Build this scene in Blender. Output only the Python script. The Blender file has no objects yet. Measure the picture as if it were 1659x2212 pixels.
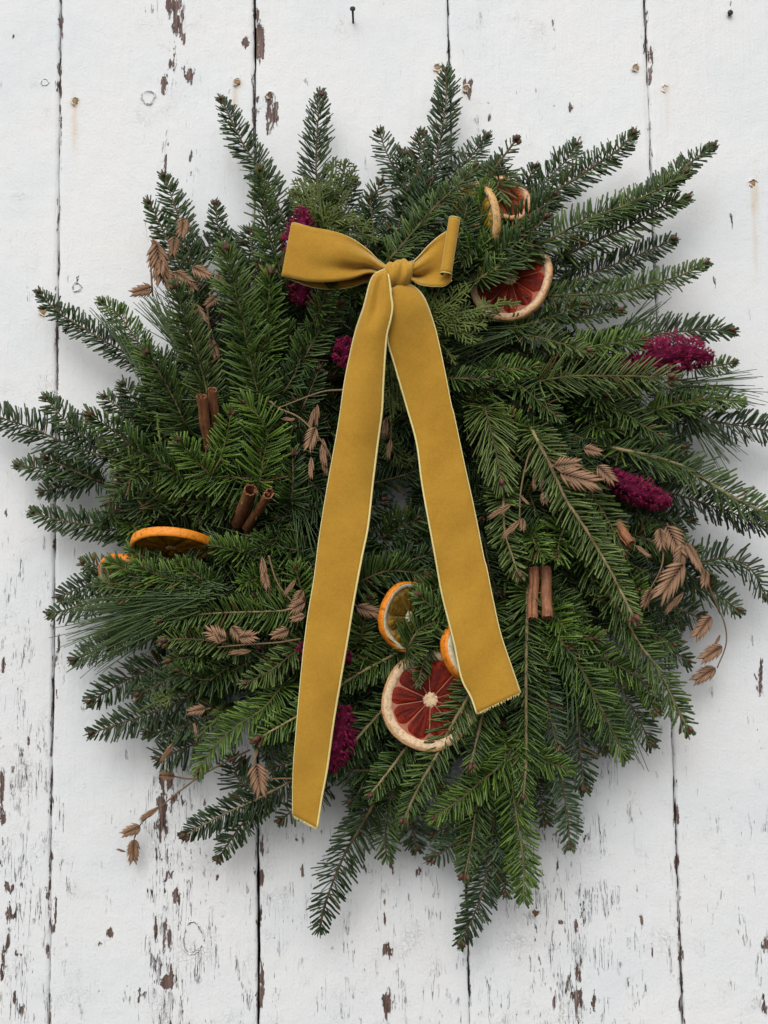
import bpy, math, random
import numpy as np
from mathutils import Matrix, Vector

rng = np.random.default_rng(11)
random.seed(11)
scene = bpy.context.scene
C = scene.collection

# ------------------------------------------------------------------ camera
# the photograph was measured on a 1659 x 2212 grid; PX metres per grid pixel at the wall
W, H = 1659.0, 2212.0
PX = 0.00045
FOV = math.radians(50.0)
FPX = H / 2 / math.tan(FOV / 2)
PITCH = math.radians(5.1)
ROLL = -0.0150
DIST = FPX * PX
_F = np.array([0, math.cos(PITCH), math.sin(PITCH)])
_R0 = np.array([1.0, 0, 0])
_U0 = np.array([0, -math.sin(PITCH), math.cos(PITCH)])
_R = _R0 * math.cos(ROLL) + _U0 * math.sin(ROLL)
_U = _U0 * math.cos(ROLL) - _R0 * math.sin(ROLL)
CAM = np.array([0, 0, 1.5]) - _F * DIST
cam_data = bpy.data.cameras.new('camera')
cam_data.sensor_fit = 'VERTICAL'
cam_data.angle = FOV
cam_data.clip_start = 0.05
cam_data.clip_end = 200
cam = bpy.data.objects.new('camera', cam_data)
C.objects.link(cam)
cam.matrix_world = Matrix(((_R[0], _U[0], -_F[0], CAM[0]), (_R[1], _U[1], -_F[1], CAM[1]),
                           (_R[2], _U[2], -_F[2], CAM[2]), (0, 0, 0, 1)))
scene.camera = cam

# ------------------------------------------------------------------ world, sun, exposure: an overcast day
SUN_EL, SUN_AZ = math.radians(40), math.radians(-12)     # azimuth off the wall's facing (-Y), to the left
world = bpy.data.worlds.new('World')
scene.world = world
world.use_nodes = True
nt = world.node_tree
bg = nt.nodes['Background']
sky = nt.nodes.new('ShaderNodeTexSky')
sky.sky_type = 'NISHITA'
sky.sun_disc = False
sky.sun_elevation = SUN_EL
sky.sun_rotation = math.radians(180 + 12)
sky.dust_density = 6.0
sky.air_density = 1.0
sky.ozone_density = 1.0
hs = nt.nodes.new('ShaderNodeHueSaturation')
hs.inputs['Saturation'].default_value = 0.14
nt.links.new(sky.outputs['Color'], hs.inputs['Color'])
nt.links.new(hs.outputs['Color'], bg.inputs['Color'])
bg.inputs['Strength'].default_value = 0.14
sun_data = bpy.data.lights.new('sun', 'SUN')
sun_data.energy = 1.1
sun_data.angle = math.radians(130)
sun_data.color = (1.0, 0.985, 0.96)
sun = bpy.data.objects.new('sun', sun_data)
C.objects.link(sun)
sdir = Vector((math.cos(SUN_EL) * math.sin(SUN_AZ), -math.cos(SUN_EL) * math.cos(SUN_AZ), math.sin(SUN_EL)))
sun.rotation_euler = sdir.to_track_quat('Z', 'Y').to_euler()
sun.location = (0, -3, 4)
scene.view_settings.view_transform = 'Standard'
scene.view_settings.look = 'None'
scene.view_settings.gamma = 1.0
scene.view_settings.use_curve_mapping = False
scene.view_settings.exposure = -0.27
scene.render.engine = 'CYCLES'
scene.cycles.max_bounces = 8
scene.cycles.use_denoising = True

# ------------------------------------------------------------------ helpers
def P(x, y, h=0.0):
    """point in the scene seen at grid pixel (x, y), h metres in front of the wall"""
    d = _F * FPX + _R * (x - W / 2) - _U * (y - H / 2)
    t = (-h - CAM[1]) / d[1]
    return CAM + d * t

def unit(v):
    return v / (np.linalg.norm(v, axis=-1, keepdims=True) + 1e-12)

def spline(pts, n):
    pts = np.asarray(pts, float)
    if len(pts) == 2:
        t = np.linspace(0, 1, n)[:, None]
        return pts[0] * (1 - t) + pts[1] * t
    seg = np.linalg.norm(np.diff(pts, axis=0), axis=1)
    p = np.vstack([2 * pts[0] - pts[1], pts, 2 * pts[-1] - pts[-2]])
    out = []
    cum = np.r_[0, np.cumsum(seg)]
    for s in np.linspace(0, cum[-1], n):
        i = min(max(np.searchsorted(cum, s, side='right') - 1, 0), len(seg) - 1)
        t = (s - cum[i]) / max(seg[i], 1e-9)
        a, b, c, d = p[i], p[i + 1], p[i + 2], p[i + 3]
        out.append(0.5 * (2 * b + (c - a) * t + (2 * a - 5 * b + 4 * c - d) * t ** 2 + (3 * b - a - 3 * c + d) * t ** 3))
    return np.array(out)

def vnoise(x, y, seed=0):
    r = np.random.default_rng(seed)
    tab = r.random((256, 256))
    xi, yi = np.floor(x).astype(int), np.floor(y).astype(int)
    fx, fy = x - xi, y - yi
    fx, fy = fx * fx * (3 - 2 * fx), fy * fy * (3 - 2 * fy)
    g = lambda a, b: tab[a & 255, b & 255]
    return (g(xi, yi) * (1 - fx) + g(xi + 1, yi) * fx) * (1 - fy) + (g(xi, yi + 1) * (1 - fx) + g(xi + 1, yi + 1) * fx) * fy

def link(name, me, parent=None):
    o = bpy.data.objects.new(name, me)
    C.objects.link(o)
    if parent is not None:
        o.parent = parent
    return o

def thing(name, label, cat, loc=(0, 0, 0), group=None):
    o = bpy.data.objects.new(name, None)
    o.empty_display_size = 0.02
    C.objects.link(o)
    o.location = Vector(loc)
    o['label'] = label
    o['category'] = cat
    if group:
        o['group'] = group
    return o

TRIS = [0]
def fastmesh(name, V, Q, T, mats, mi=None, attrs=None, smooth=True):
    V = np.ascontiguousarray(V, dtype=np.float32)
    Q = np.asarray(Q, dtype=np.int32).reshape(-1, 4)
    T = np.asarray(T, dtype=np.int32).reshape(-1, 3)
    TRIS[0] += 2 * len(Q) + len(T)
    me = bpy.data.meshes.new(name)
    me.vertices.add(len(V))
    me.vertices.foreach_set('co', V.ravel())
    nl = Q.size + T.size
    me.loops.add(nl)
    me.loops.foreach_set('vertex_index', np.concatenate([Q.ravel(), T.ravel()]).astype(np.int32))
    me.polygons.add(len(Q) + len(T))
    me.polygons.foreach_set('loop_start', np.concatenate([np.arange(len(Q)) * 4, Q.size + np.arange(len(T)) * 3]).astype(np.int32))
    if mi is not None:
        me.polygons.foreach_set('material_index', np.asarray(mi, dtype=np.int32))
    me.polygons.foreach_set('use_smooth', np.full(len(Q) + len(T), smooth))
    for m in (mats if isinstance(mats, (list, tuple)) else [mats]):
        me.materials.append(m)
    for k, v in (attrs or {}).items():
        at = me.attributes.new(k, 'FLOAT', 'POINT')
        at.data.foreach_set('value', np.asarray(v, dtype=np.float32))
    me.update(calc_edges=True)
    me.validate()
    return me

class Geo:
    """collects pieces of one mesh"""
    def __init__(self):
        self.V, self.Q, self.T, self.A, self.n = [], [], [], [], 0
    def add(self, V, Q=(), T=(), a=0.5):
        V = np.asarray(V, float).reshape(-1, 3)
        if len(Q): self.Q.append(np.asarray(Q, int).reshape(-1, 4) + self.n)
        if len(T): self.T.append(np.asarray(T, int).reshape(-1, 3) + self.n)
        self.V.append(V)
        self.A.append(np.full(len(V), a) if np.isscalar(a) else np.asarray(a, float))
        self.n += len(V)
    def mesh(self, name, mats, smooth=True):
        V = np.vstack(self.V)
        Q = np.vstack(self.Q) if self.Q else np.zeros((0, 4), int)
        T = np.vstack(self.T) if self.T else np.zeros((0, 3), int)
        return fastmesh(name, V, Q, T, mats, attrs={'tint': np.concatenate(self.A)}, smooth=smooth)

def frames(path):
    T = unit(np.gradient(path, axis=0))
    ref = np.array([0, -1.0, 0.15])
    N = ref - (T @ ref)[:, None] * T
    N = unit(N + np.array([0.02, 0, 0.03]))
    N = unit(N - (N * T).sum(1)[:, None] * T)
    return T, N, np.cross(T, N)

def tube(g, path, rad, ns=6, a=0.5, cap=True, jit=0.0, flat=1.0):
    path = np.asarray(path, float)
    n = len(path)
    rad = np.broadcast_to(np.asarray(rad, float), (n,))
    T, N, B = frames(path)
    ang = np.arange(ns) / ns * 2 * math.pi
    r = rad[:, None] * (1 + jit * rng.normal(size=(n, ns)))
    V = path[:, None, :] + (np.cos(ang)[None, :, None] * N[:, None, :] * flat + np.sin(ang)[None, :, None] * B[:, None, :]) * r[:, :, None]
    V = V.reshape(-1, 3)
    i = np.arange(n - 1)[:, None] * ns
    j = np.arange(ns)[None, :]
    k = (j + 1) % ns
    Q = np.stack([i + j, i + k, i + ns + k, i + ns + j], -1).reshape(-1, 4)
    Tt = []
    if cap:
        V = np.vstack([V, path[0], path[-1]])
        a0, a1 = n * ns, n * ns + 1
        for q in range(ns):
            Tt.append((a0, (q + 1) % ns, q))
            Tt.append((a1, (n - 1) * ns + q, (n - 1) * ns + (q + 1) % ns))
    g.add(V, Q, Tt, a)

def ovoid(g, c, axis, ln, r, nu=6, nv=5, a=0.5):
    axis = unit(np.asarray(axis, float))
    t = np.linspace(0, 1, nv)
    path = np.asarray(c)[None, :] + axis[None, :] * (t[:, None] - 0.2) * ln
    prof = np.sin(np.clip(t * 0.96 + 0.02, 0, 1) ** 0.75 * math.pi) * r
    tube(g, path, np.maximum(prof, r * 0.08), nu, a)

def sheet(G, th):
    """closed thin sheet from a grid of points (n, m, 3)"""
    n, m, _ = G.shape
    du, dv = np.gradient(G, axis=0), np.gradient(G, axis=1)
    N = unit(np.cross(du, dv))
    B = G - N * th
    V = np.vstack([G.reshape(-1, 3), B.reshape(-1, 3)])
    i, j = np.meshgrid(np.arange(n - 1), np.arange(m - 1), indexing='ij')
    a = (i * m + j).ravel()
    F = np.stack([a, a + m, a + m + 1, a + 1], -1)
    o = n * m
    Bk = np.stack([a + o, a + 1 + o, a + m + 1 + o, a + m + o], -1)
    E = []
    for q in range(n - 1):
        E += [(q * m, q * m + o, (q + 1) * m + o, (q + 1) * m), (q * m + m - 1, (q + 1) * m + m - 1, (q + 1) * m + m - 1 + o, q * m + m - 1 + o)]
    for q in range(m - 1):
        E += [(q, q + 1, q + 1 + o, q + o), ((n - 1) * m + q, (n - 1) * m + q + o, (n - 1) * m + q + 1 + o, (n - 1) * m + q + 1)]
    return V, np.vstack([F, Bk, np.array(E)])

# ------------------------------------------------------------------ materials
def nodes_of(name):
    m = bpy.data.materials.new(name)
    m.use_nodes = True
    t = m.node_tree
    b = t.nodes['Principled BSDF']
    return m, t, b

def nd(t, kind, **kw):
    n = t.nodes.new(kind)
    for k, v in kw.items():
        if k.startswith('i_'):
            key = k[2:]
            n.inputs[int(key) if key.isdigit() else key.replace('_', ' ')].default_value = v
        else:
            setattr(n, k, v)
    return n

def ramp(t, src, stops, interp='LINEAR'):
    r = t.nodes.new('ShaderNodeValToRGB')
    r.color_ramp.interpolation = interp
    e = r.color_ramp.elements
    while len(e) < len(stops): e.new(0.5)
    for k, (p, c) in enumerate(stops):
        e[k].position = p
        e[k].color = (*c, 1) if len(c) == 3 else c
    t.links.new(src, r.inputs['Fac'])
    return r.outputs['Color']

def grey(v): return (v, v, v)

def objcoord(t, scale=(1, 1, 1)):
    tc = t.nodes.new('ShaderNodeTexCoord')
    mp = t.nodes.new('ShaderNodeMapping')
    mp.inputs['Scale'].default_value = scale
    t.links.new(tc.outputs['Object'], mp.inputs['Vector'])
    return mp.outputs['Vector']

def noise(t, vec, scale, detail=3, rough=0.55, dist=0.0):
    n = nd(t, 'ShaderNodeTexNoise')
    n.inputs['Scale'].default_value = scale
    n.inputs['Detail'].default_value = detail
    n.inputs['Roughness'].default_value = rough
    n.inputs['Distortion'].default_value = dist
    t.links.new(vec, n.inputs['Vector'])
    return n.outputs['Fac']

def math_(t, op, a, b=None, clamp=False):
    n = t.nodes.new('ShaderNodeMath')
    n.operation = op
    n.use_clamp = clamp
    for k, v in enumerate((a, b)):
        if v is None: continue
        if isinstance(v, (int, float)): n.inputs[k].default_value = v
        else: t.links.new(v, n.inputs[k])
    return n.outputs[0]

def mixc(t, fac, a, b, mode='MIX'):
    n = t.nodes.new('ShaderNodeMix')
    n.data_type = 'RGBA'
    n.blend_type = mode
    for k, v in ((0, fac), (6, a), (7, b)):
        if isinstance(v, (int, float)): n.inputs[k].default_value = v
        elif isinstance(v, tuple): n.inputs[k].default_value = (*v, 1)
        else: t.links.new(v, n.inputs[k])
    return n.outputs[2]

def bump(t, b, h, strength, dist, prev=None):
    n = nd(t, 'ShaderNodeBump')
    n.inputs['Strength'].default_value = strength
    n.inputs['Distance'].default_value = dist
    t.links.new(h, n.inputs['Height'])
    if prev is not None: t.links.new(prev, n.inputs['Normal'])
    t.links.new(n.outputs['Normal'], b.inputs['Normal'])
    return n.outputs['Normal']

def attr(t, name):
    n = nd(t, 'ShaderNodeAttribute', attribute_name=name)
    return n.outputs['Fac']

def tint_mat(name, lo, hi, rough=0.5, spec=0.4, nscale=None, namt=0.3, sheen=0.0, bmp=0.0):
    m, t, b = nodes_of(name)
    f = attr(t, 'tint')
    if nscale:
        nz = noise(t, objcoord(t), nscale, 4)
        f = math_(t, 'ADD', f, math_(t, 'MULTIPLY', math_(t, 'SUBTRACT', nz, 0.5), namt * 2), clamp=True)
        if bmp: bump(t, b, nz, bmp, 0.001)
    t.links.new(mixc(t, f, lo, hi), b.inputs['Base Color'])
    b.inputs['Roughness'].default_value = rough
    b.inputs['Specular IOR Level'].default_value = spec
    b.inputs['Sheen Weight'].default_value = sheen
    return m

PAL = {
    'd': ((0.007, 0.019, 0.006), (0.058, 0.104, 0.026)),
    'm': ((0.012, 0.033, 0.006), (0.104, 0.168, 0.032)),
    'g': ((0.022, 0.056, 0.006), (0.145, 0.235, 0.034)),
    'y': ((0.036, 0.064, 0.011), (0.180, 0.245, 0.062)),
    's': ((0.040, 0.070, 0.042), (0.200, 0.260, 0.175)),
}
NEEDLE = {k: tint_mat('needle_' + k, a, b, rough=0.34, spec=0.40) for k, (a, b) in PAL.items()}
BROWNED = tint_mat('browned_needle', (0.06, 0.030, 0.012), (0.20, 0.115, 0.045), rough=0.6, spec=0.2)
UNDER = tint_mat('needle_underside', (0.034, 0.066, 0.028), (0.150, 0.215, 0.110), rough=0.5, spec=0.2)
STEM = tint_mat('twig_bark', (0.040, 0.027, 0.014), (0.19, 0.135, 0.070), rough=0.8, spec=0.2, nscale=900, namt=0.35, bmp=0.5)
STEM_L = tint_mat('pale_twig_bark', (0.12, 0.092, 0.044), (0.37, 0.29, 0.155), rough=0.8, spec=0.2, nscale=900, namt=0.35, bmp=0.5)
STEM_G = tint_mat('green_twig_bark', (0.05, 0.055, 0.015), (0.17, 0.14, 0.045), rough=0.75, spec=0.2, nscale=900, namt=0.35, bmp=0.5)
BUD = tint_mat('bud_brown', (0.045, 0.018, 0.010), (0.17, 0.07, 0.042), rough=0.55, spec=0.4, nscale=700, namt=0.4, bmp=0.6)
CEDAR = tint_mat('cedar_scale', (0.028, 0.045, 0.008), (0.125, 0.165, 0.034), rough=0.55, spec=0.3)
PINE = tint_mat('pine_needle', (0.022, 0.048, 0.016), (0.115, 0.180, 0.055), rough=0.4, spec=0.4)
OATS = tint_mat('dry_seed_husk', (0.085, 0.040, 0.022), (0.40, 0.240, 0.140), rough=0.65, spec=0.3, nscale=500, namt=0.3)
STALK = tint_mat('dry_stalk', (0.10, 0.06, 0.03), (0.30, 0.20, 0.11), rough=0.7, spec=0.2)
PLUME = tint_mat('celosia_plume', (0.055, 0.002, 0.016), (0.46, 0.032, 0.125), rough=0.75, spec=0.12)

def velvet():
    m, t, b = nodes_of('gold_velvet')
    v = objcoord(t)
    n1 = noise(t, v, 16, 3)  # broad nap tone, standing in for the velvet's sheen in the colour
    n2 = noise(t, v, 900, 2)
    n3 = noise(t, objcoord(t, (1, 1, 1.6)), 75, 3, 0.5)
    n4 = noise(t, v, 320, 3, 0.6)
    f = math_(t, 'ADD', math_(t, 'MULTIPLY', n1, 0.48), math_(t, 'MULTIPLY', n2, 0.26))
    f = math_(t, 'ADD', f, math_(t, 'MULTIPLY', n3, 0.10))
    f = math_(t, 'ADD', f, math_(t, 'MULTIPLY', n4, 0.16))
    t.links.new(ramp(t, f, [(0.36, (0.35, 0.178, 0.016)), (0.66, (0.53, 0.292, 0.038))]), b.inputs['Base Color'])
    b.inputs['Roughness'].default_value = 0.85
    b.inputs['Specular IOR Level'].default_value = 0.15
    b.inputs['Sheen Weight'].default_value = 1.0
    b.inputs['Sheen Roughness'].default_value = 0.45
    b.inputs['Sheen Tint'].default_value = (1.0, 0.80, 0.42, 1)
    bump(t, b, n2, 0.25, 0.0006)
    return m
VELVET = velvet()
SELV = tint_mat('ribbon_selvage', (0.62, 0.50, 0.15), (0.82, 0.74, 0.38), rough=0.5, spec=0.3, nscale=800, namt=0.3)

# ------------------------------------------------------------------ the board wall
def paint_mat():
    m, t, b = nodes_of('old_white_paint')
    wear, crack, rust = attr(t, 'wear'), attr(t, 'crack'), attr(t, 'rust')
    v = objcoord(t)
    vs = objcoord(t, (1, 1, 0.16))         # drawn out along the grain
    flake = noise(t, objcoord(t, (1, 1, 0.27)), 230, 5, 0.68)
    fine = noise(t, v, 420, 4, 0.6)
    coarse = noise(t, v, 75, 3, 0.5)
    big = noise(t, v, 9, 3, 0.5)
    # exposed wood where the paint has come away
    chip = math_(t, 'ADD', wear, math_(t, 'MULTIPLY', math_(t, 'SUBTRACT', flake, 0.5), 3.0))
    chip = math_(t, 'MULTIPLY', math_(t, 'SUBTRACT', chip, math_(t, 'ADD', 0.52, math_(t, 'MULTIPLY', math_(t, 'LESS_THAN', wear, 0.12), 5.0))), 11.0, clamp=True)
    # small stray flakes
    stray = noise(t, objcoord(t, (1, 1, 0.22)), 210, 4, 0.6)
    patch = noise(t, objcoord(t, (1, 1, 0.5)), 16, 2, 0.5)
    stray = math_(t, 'ADD', stray, math_(t, 'MULTIPLY', math_(t, 'SUBTRACT', patch, 0.5), 0.55))
    stray = math_(t, 'ADD', stray, math_(t, 'MULTIPLY', crack, 0.16))
    stray = math_(t, 'MULTIPLY', math_(t, 'SUBTRACT', stray, 0.865), 14.0, clamp=True)
    bare = math_(t, 'MAXIMUM', chip, stray)
    # hairline cracks along the grain
    hair = noise(t, objcoord(t, (1, 1, 0.07)), 230, 4, 0.6, 0.2)
    hair = math_(t, 'ABSOLUTE', math_(t, 'SUBTRACT', hair, 0.5))
    hair = math_(t, 'SUBTRACT', 1.0, math_(t, 'MULTIPLY', hair, 70.0), clamp=True)
    hm = noise(t, objcoord(t, (1, 1, 0.4)), 62, 4, 0.7)
    hm = math_(t, 'ADD', hm, math_(t, 'MULTIPLY', crack, 0.13))
    hm = math_(t, 'MULTIPLY', math_(t, 'SUBTRACT', hm, 0.645), 8.0, clamp=True)
    hair = math_(t, 'MULTIPLY', hair, hm)
    # alligator crazing
    vo = nd(t, 'ShaderNodeTexVoronoi', feature='DISTANCE_TO_EDGE')
    vo.inputs['Scale'].default_value = 190
    wv = nd(t, 'ShaderNodeVectorMath', operation='ADD')
    nz = nd(t, 'ShaderNodeTexNoise')
    nz.inputs['Scale'].default_value = 160
    t.links.new(v, nz.inputs['Vector'])
    sc = nd(t, 'ShaderNodeVectorMath', operation='SCALE')
    sc.inputs['Scale'].default_value = 0.016
    t.links.new(nz.outputs['Color'], sc.inputs[0])
    t.links.new(objcoord(t, (1, 1, 0.7)), wv.inputs[0])
    t.links.new(sc.outputs[0], wv.inputs[1])
    t.links.new(wv.outputs[0], vo.inputs['Vector'])
    craze = math_(t, 'SUBTRACT', 1.0, math_(t, 'MULTIPLY', vo.outputs['Distance'], 16.0), clamp=True)
    cm = noise(t, v, 22, 3, 0.6)
    cm = math_(t, 'ADD', cm, math_(t, 'MULTIPLY', crack, 0.10))
    cm = math_(t, 'MULTIPLY', math_(t, 'SUBTRACT', cm, 0.60), 6.0, clamp=True)
    craze = math_(t, 'MULTIPLY', craze, cm)
    # colours
    paint = ramp(t, big, [(0.28, (0.722, 0.757, 0.782)), (0.52, (0.780, 0.795, 0.802)), (0.74, (0.806, 0.797, 0.792))])
    oi = nd(t, 'ShaderNodeObjectInfo')
    paint = mixc(t, math_(t, 'MULTIPLY', oi.outputs['Random'], 0.10), paint, (0.68, 0.69, 0.69))
    paint = mixc(t, math_(t, 'MULTIPLY', math_(t, 'SUBTRACT', fine, 0.52), 0.7, clamp=True), paint, (0.55, 0.54, 0.53))
    woodn = noise(t, objcoord(t, (1, 1, 0.08)), 420, 4, 0.65)
    wood = ramp(t, woodn, [(0.30, (0.045, 0.030, 0.027)), (0.52, (0.145, 0.086, 0.070)), (0.72, (0.30, 0.225, 0.20))])
    col = mixc(t, math_(t, 'MULTIPLY', craze, 0.13), paint, (0.33, 0.31, 0.29))
    col = mixc(t, math_(t, 'MULTIPLY', rust, math_(t, 'ADD', math_(t, 'MULTIPLY', flake, 1.1), 0.1)), col, (0.56, 0.34, 0.09))
    col = mixc(t, math_(t, 'MULTIPLY', hair, 0.95), col, (0.07, 0.05, 0.045))
    col = mixc(t, bare, col, wood)
    t.links.new(col, b.inputs['Base Color'])
    b.inputs['Roughness'].default_value = 0.55
    b.inputs['Specular IOR Level'].default_value = 0.3
    hgt = math_(t, 'ADD', math_(t, 'MULTIPLY', fine, 0.22), math_(t, 'MULTIPLY', coarse, 0.30))
    brush = noise(t, objcoord(t, (1, 1, 0.05)), 300, 3, 0.6)
    hgt = math_(t, 'ADD', hgt, math_(t, 'MULTIPLY', brush, 0.22))
    lip = math_(t, 'MULTIPLY', math_(t, 'MULTIPLY', bare, math_(t, 'SUBTRACT', 1.0, bare)), 1.6)
    hgt = math_(t, 'ADD', hgt, lip)
    hgt = math_(t, 'SUBTRACT', hgt, math_(t, 'MULTIPLY', bare, math_(t, 'ADD', math_(t, 'MULTIPLY', woodn, 0.5), 0.55)))
    hgt = math_(t, 'SUBTRACT', hgt, math_(t, 'MULTIPLY', hair, 0.8))
    hgt = math_(t, 'SUBTRACT', hgt, math_(t, 'MULTIPLY', craze, 0.14))
    bump(t, b, hgt, 1.0, 0.0021)
    return m
PAINT = paint_mat()
DARK = tint_mat('dark_gap', (0.012, 0.009, 0.008), (0.03, 0.022, 0.018), rough=0.9, spec=0.1)
RUSTM = tint_mat('rusty_iron', (0.12, 0.055, 0.02), (0.48, 0.31, 0.15), rough=0.8, spec=0.2, nscale=600, namt=0.5, bmp=0.6)
IRON = tint_mat('black_iron', (0.008, 0.008, 0.008), (0.03, 0.028, 0.026), rough=0.6, spec=0.4)
KNOTM = tint_mat('painted_knot', (0.62, 0.62, 0.61), (0.78, 0.78, 0.77), rough=0.6, spec=0.3, nscale=300, namt=0.5, bmp=0.5)
CRACKM = tint_mat('knot_crack', (0.06, 0.055, 0.05), (0.26, 0.25, 0.23), rough=0.9, spec=0.1)

wall = thing('board_wall', 'weathered white painted vertical plank wall with flaking paint behind the wreath', 'wall', (0, 0, 0.7))
WZ = 0.7
SEAMS = [float(np.mean([P(a, 0)[0], P(b, H)[0]])) for a, b in ((132, 104), (548, 560), (968, 1015), (1393, 1475))]
pw = (SEAMS[3] - SEAMS[0]) / 3
edges = [SEAMS[0] - 2 * pw, SEAMS[0] - pw] + SEAMS + [SEAMS[3] + pw, SEAMS[3] + 2 * pw]
# places where the paint has come off: grid px x, y, half width, half height, strength
WEAR = [
    (372, 8, 13, 16, 1), (383, 25, 11, 24, 1), (383, 58, 8, 18, 1), (355, 40, 2.2, 45, .9), (372, 125, 2.4, 60, .9), (371, 195, 2.0, 45, .8), (397, 85, 4, 14, .9),
    (368, 138, 5, 10, .9), (353, 183, 9, 17, 1), (411, 165, 7, 15, 1), (399, 140, 2.5, 22, .8), (413, 340, 4, 11, .9), (413, 377, 4, 13, .9), (356, 352, 4, 14, .9),
    (364, 318, 2, 15, .8), (392, 405, 2, 25, .8), (560, 86, 10, 38, 1.1), (555, 40, 5, 20, .8), (530, 91, 8, 8, 1), (583, 216, 11, 9, 1), (588, 245, 11, 26, 1.0), (579, 282, 5, 12, .9),
    (556, 215, 4, 6, .8), (556, 240, 5, 7, .8), (1009, 195, 8, 22, 1), (1018, 175, 5, 7, .9), (1052, 218, 8, 5, .8), (1057, 255, 4, 9, .9), (1234, 230, 6, 7, .75), (1194, 230, 5, 6, .7), (1268, 231, 5, 6, .7),
    (1195, 50, 2, 60, .5), (1181, 320, 2, 60, .6), (1155, 200, 2, 18, .7), (1405, 120, 6, 22, .8), (1403, 150, 5, 20, .8), (1402, 278, 5, 10, .8),
    (6, 1700, 5, 35, .9), (8, 1760, 6, 22, 1), (22, 1700, 3, 30, .8), (4, 1850, 4, 30, .8), (16, 1918, 6, 14, .9), (28, 1915, 5, 8, .9), (45, 1908, 5, 8, .8), (19, 1974, 7, 16, 1), (15, 2040, 6, 20, .9), (4, 2085, 6, 25, 1), (40, 2062, 6, 8, .9),
    (30, 2150, 4, 14, .9), (35, 1980, 3, 25, .6), (120, 1975, 3, 40, .7), (60, 1605, 4, 8, .8), (28, 1660, 4, 9, .8), (45, 1615, 2, 30, .6),
    (350, 1700, 5, 35, 1), (350, 1748, 9, 34, 1.05), (342, 1795, 6, 22, .95), (366, 1685, 6, 18, 1), (371, 1738, 4, 22, .95), (388, 1725, 7, 20, .8), (439, 1735, 4, 13, .95), (339, 1850, 6, 12, .85), (360, 1830, 2.5, 50, .8),
    (365, 1892, 9, 9, 1), (352, 1910, 4, 14, .8), (378, 1937, 5, 14, 1), (388, 1945, 4, 10, .9), (358, 2010, 6, 22, 1.05), (354, 2045, 4, 14, .9), (336, 2010, 3, 24, .8), (338, 2080, 4, 20, .7), (360, 2122, 15, 12, 1.3), (368, 2113, 9, 9, 1.2), (238, 2016, 6, 10, 1.1), (220, 2040, 5, 6, .8),
    (310, 2155, 7, 10, .9), (303, 2140, 4, 8, .8), (218, 2136, 4, 4, .9), (470, 1895, 3, 5, .8), (437, 1948, 3, 5, .8), (325, 1925, 4, 10, .8), (372, 2090, 3, 25, .8), (410, 1875, 3, 10, .8), (395, 1878, 2, 14, .8),
    (565, 1830, 4, 20, .9), (566, 1900, 5, 18, 1), (564, 1990, 4, 20, .9), (565, 2110, 6, 35, 1.0), (563, 2160, 4, 20, .9), (553, 1880, 4, 14, .8),
    (103, 1935, 4, 24, .8), (110, 1850, 4, 14, .9), (112, 2005, 4, 14, .8), (102, 2060, 4, 18, .8),
    (837, 2048, 7, 18, 1.05), (836, 2170, 9, 24, 1.05), (830, 1965, 3, 30, .7), (800, 1835, 4, 40, .85), (848, 1870, 4, 40, .85), (890, 1790, 8, 7, .9), (902, 1880, 6, 10, .9), (790, 1850, 6, 28, .8), (640, 1810, 4, 16, .8), (652, 1880, 4, 14, .8), (720, 1900, 6, 12, .7), (748, 1880, 5, 16, .8),
    (1178, 1780, 5, 30, .85), (1268, 1805, 5, 12, .8), (1158, 1972, 7, 6, .9), (1155, 2010, 4, 28, .75), (1212, 1996, 6, 6, .9), (1243, 2005, 5, 12, .8), (1260, 1975, 3, 28, .8), (1250, 2095, 5, 34, .9), (1252, 2160, 7, 22, 1), (1238, 2150, 5, 14, .8), (1282, 2172, 6, 22, 1), (1250, 2200, 6, 12, .9), (1410, 2055, 4, 16, .75),
    (1462, 1862, 6, 12, 1), (1461, 1760, 5, 25, .9), (1472, 2110, 4, 20, .8), (1470, 2170, 4, 25, .9), (1655, 2045, 8, 20, .9), (1640, 1470, 7, 24, .8), (1645, 1440, 4, 30, .7), (1640, 1600, 3, 40, .5), (1652, 2170, 5, 25, .8), (1160, 1835, 3, 30, .7), (1207, 1870, 3, 18, .7), (1385, 1990, 3, 20, .6),
    (143, 603, 4, 7, .9), (168, 605, 2.5, 9, .8), (125, 185, 4, 14, .9), (130, 40, 5, 20, .6), (1575, 20, 2, 20, .6), (1580, 480, 2, 30, .6), (1605, 560, 2, 25, .5), (1540, 600, 2, 30, .5), (1620, 700, 2, 30, .5), (1570, 940, 3, 25, .6), (28, 80, 4, 5, .8), (42, 60, 3, 5, .6),
    (125, 1400, 5, 30, .75), (128, 1315, 4, 15, .8), (123, 1500, 4, 15, .7), (8, 1435, 6, 12, .8), (12, 1110, 7, 10, .6), (60, 1600, 3, 12, .7),
]
RUSTS = [(162, 222, 9, 12, 1), (161, 268, 6, 50, .42), (512, 180, 9, 10, 1), (507, 215, 5, 38, .55), (497, 345, 5, 30, .12), (945, 150, 9, 10, .7), (1008, 192, 9, 14, .8), (1373, 147, 9, 8, .5), (1436, 194, 8, 8, .7), (1441, 240, 5, 45, .16),
         (1625, 398, 8, 7, 1), (1630, 430, 6, 45, .55), (1632, 520, 5, 60, .30), (93, 676, 9, 9, .9), (580, 210, 6, 6, .5)]
NAILS = [(162, 219), (512, 178), (583, 207), (945, 147), (1008, 192), (1373, 147), (1436, 193), (1626, 396), (93, 674), (1157, 1972)]

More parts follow.
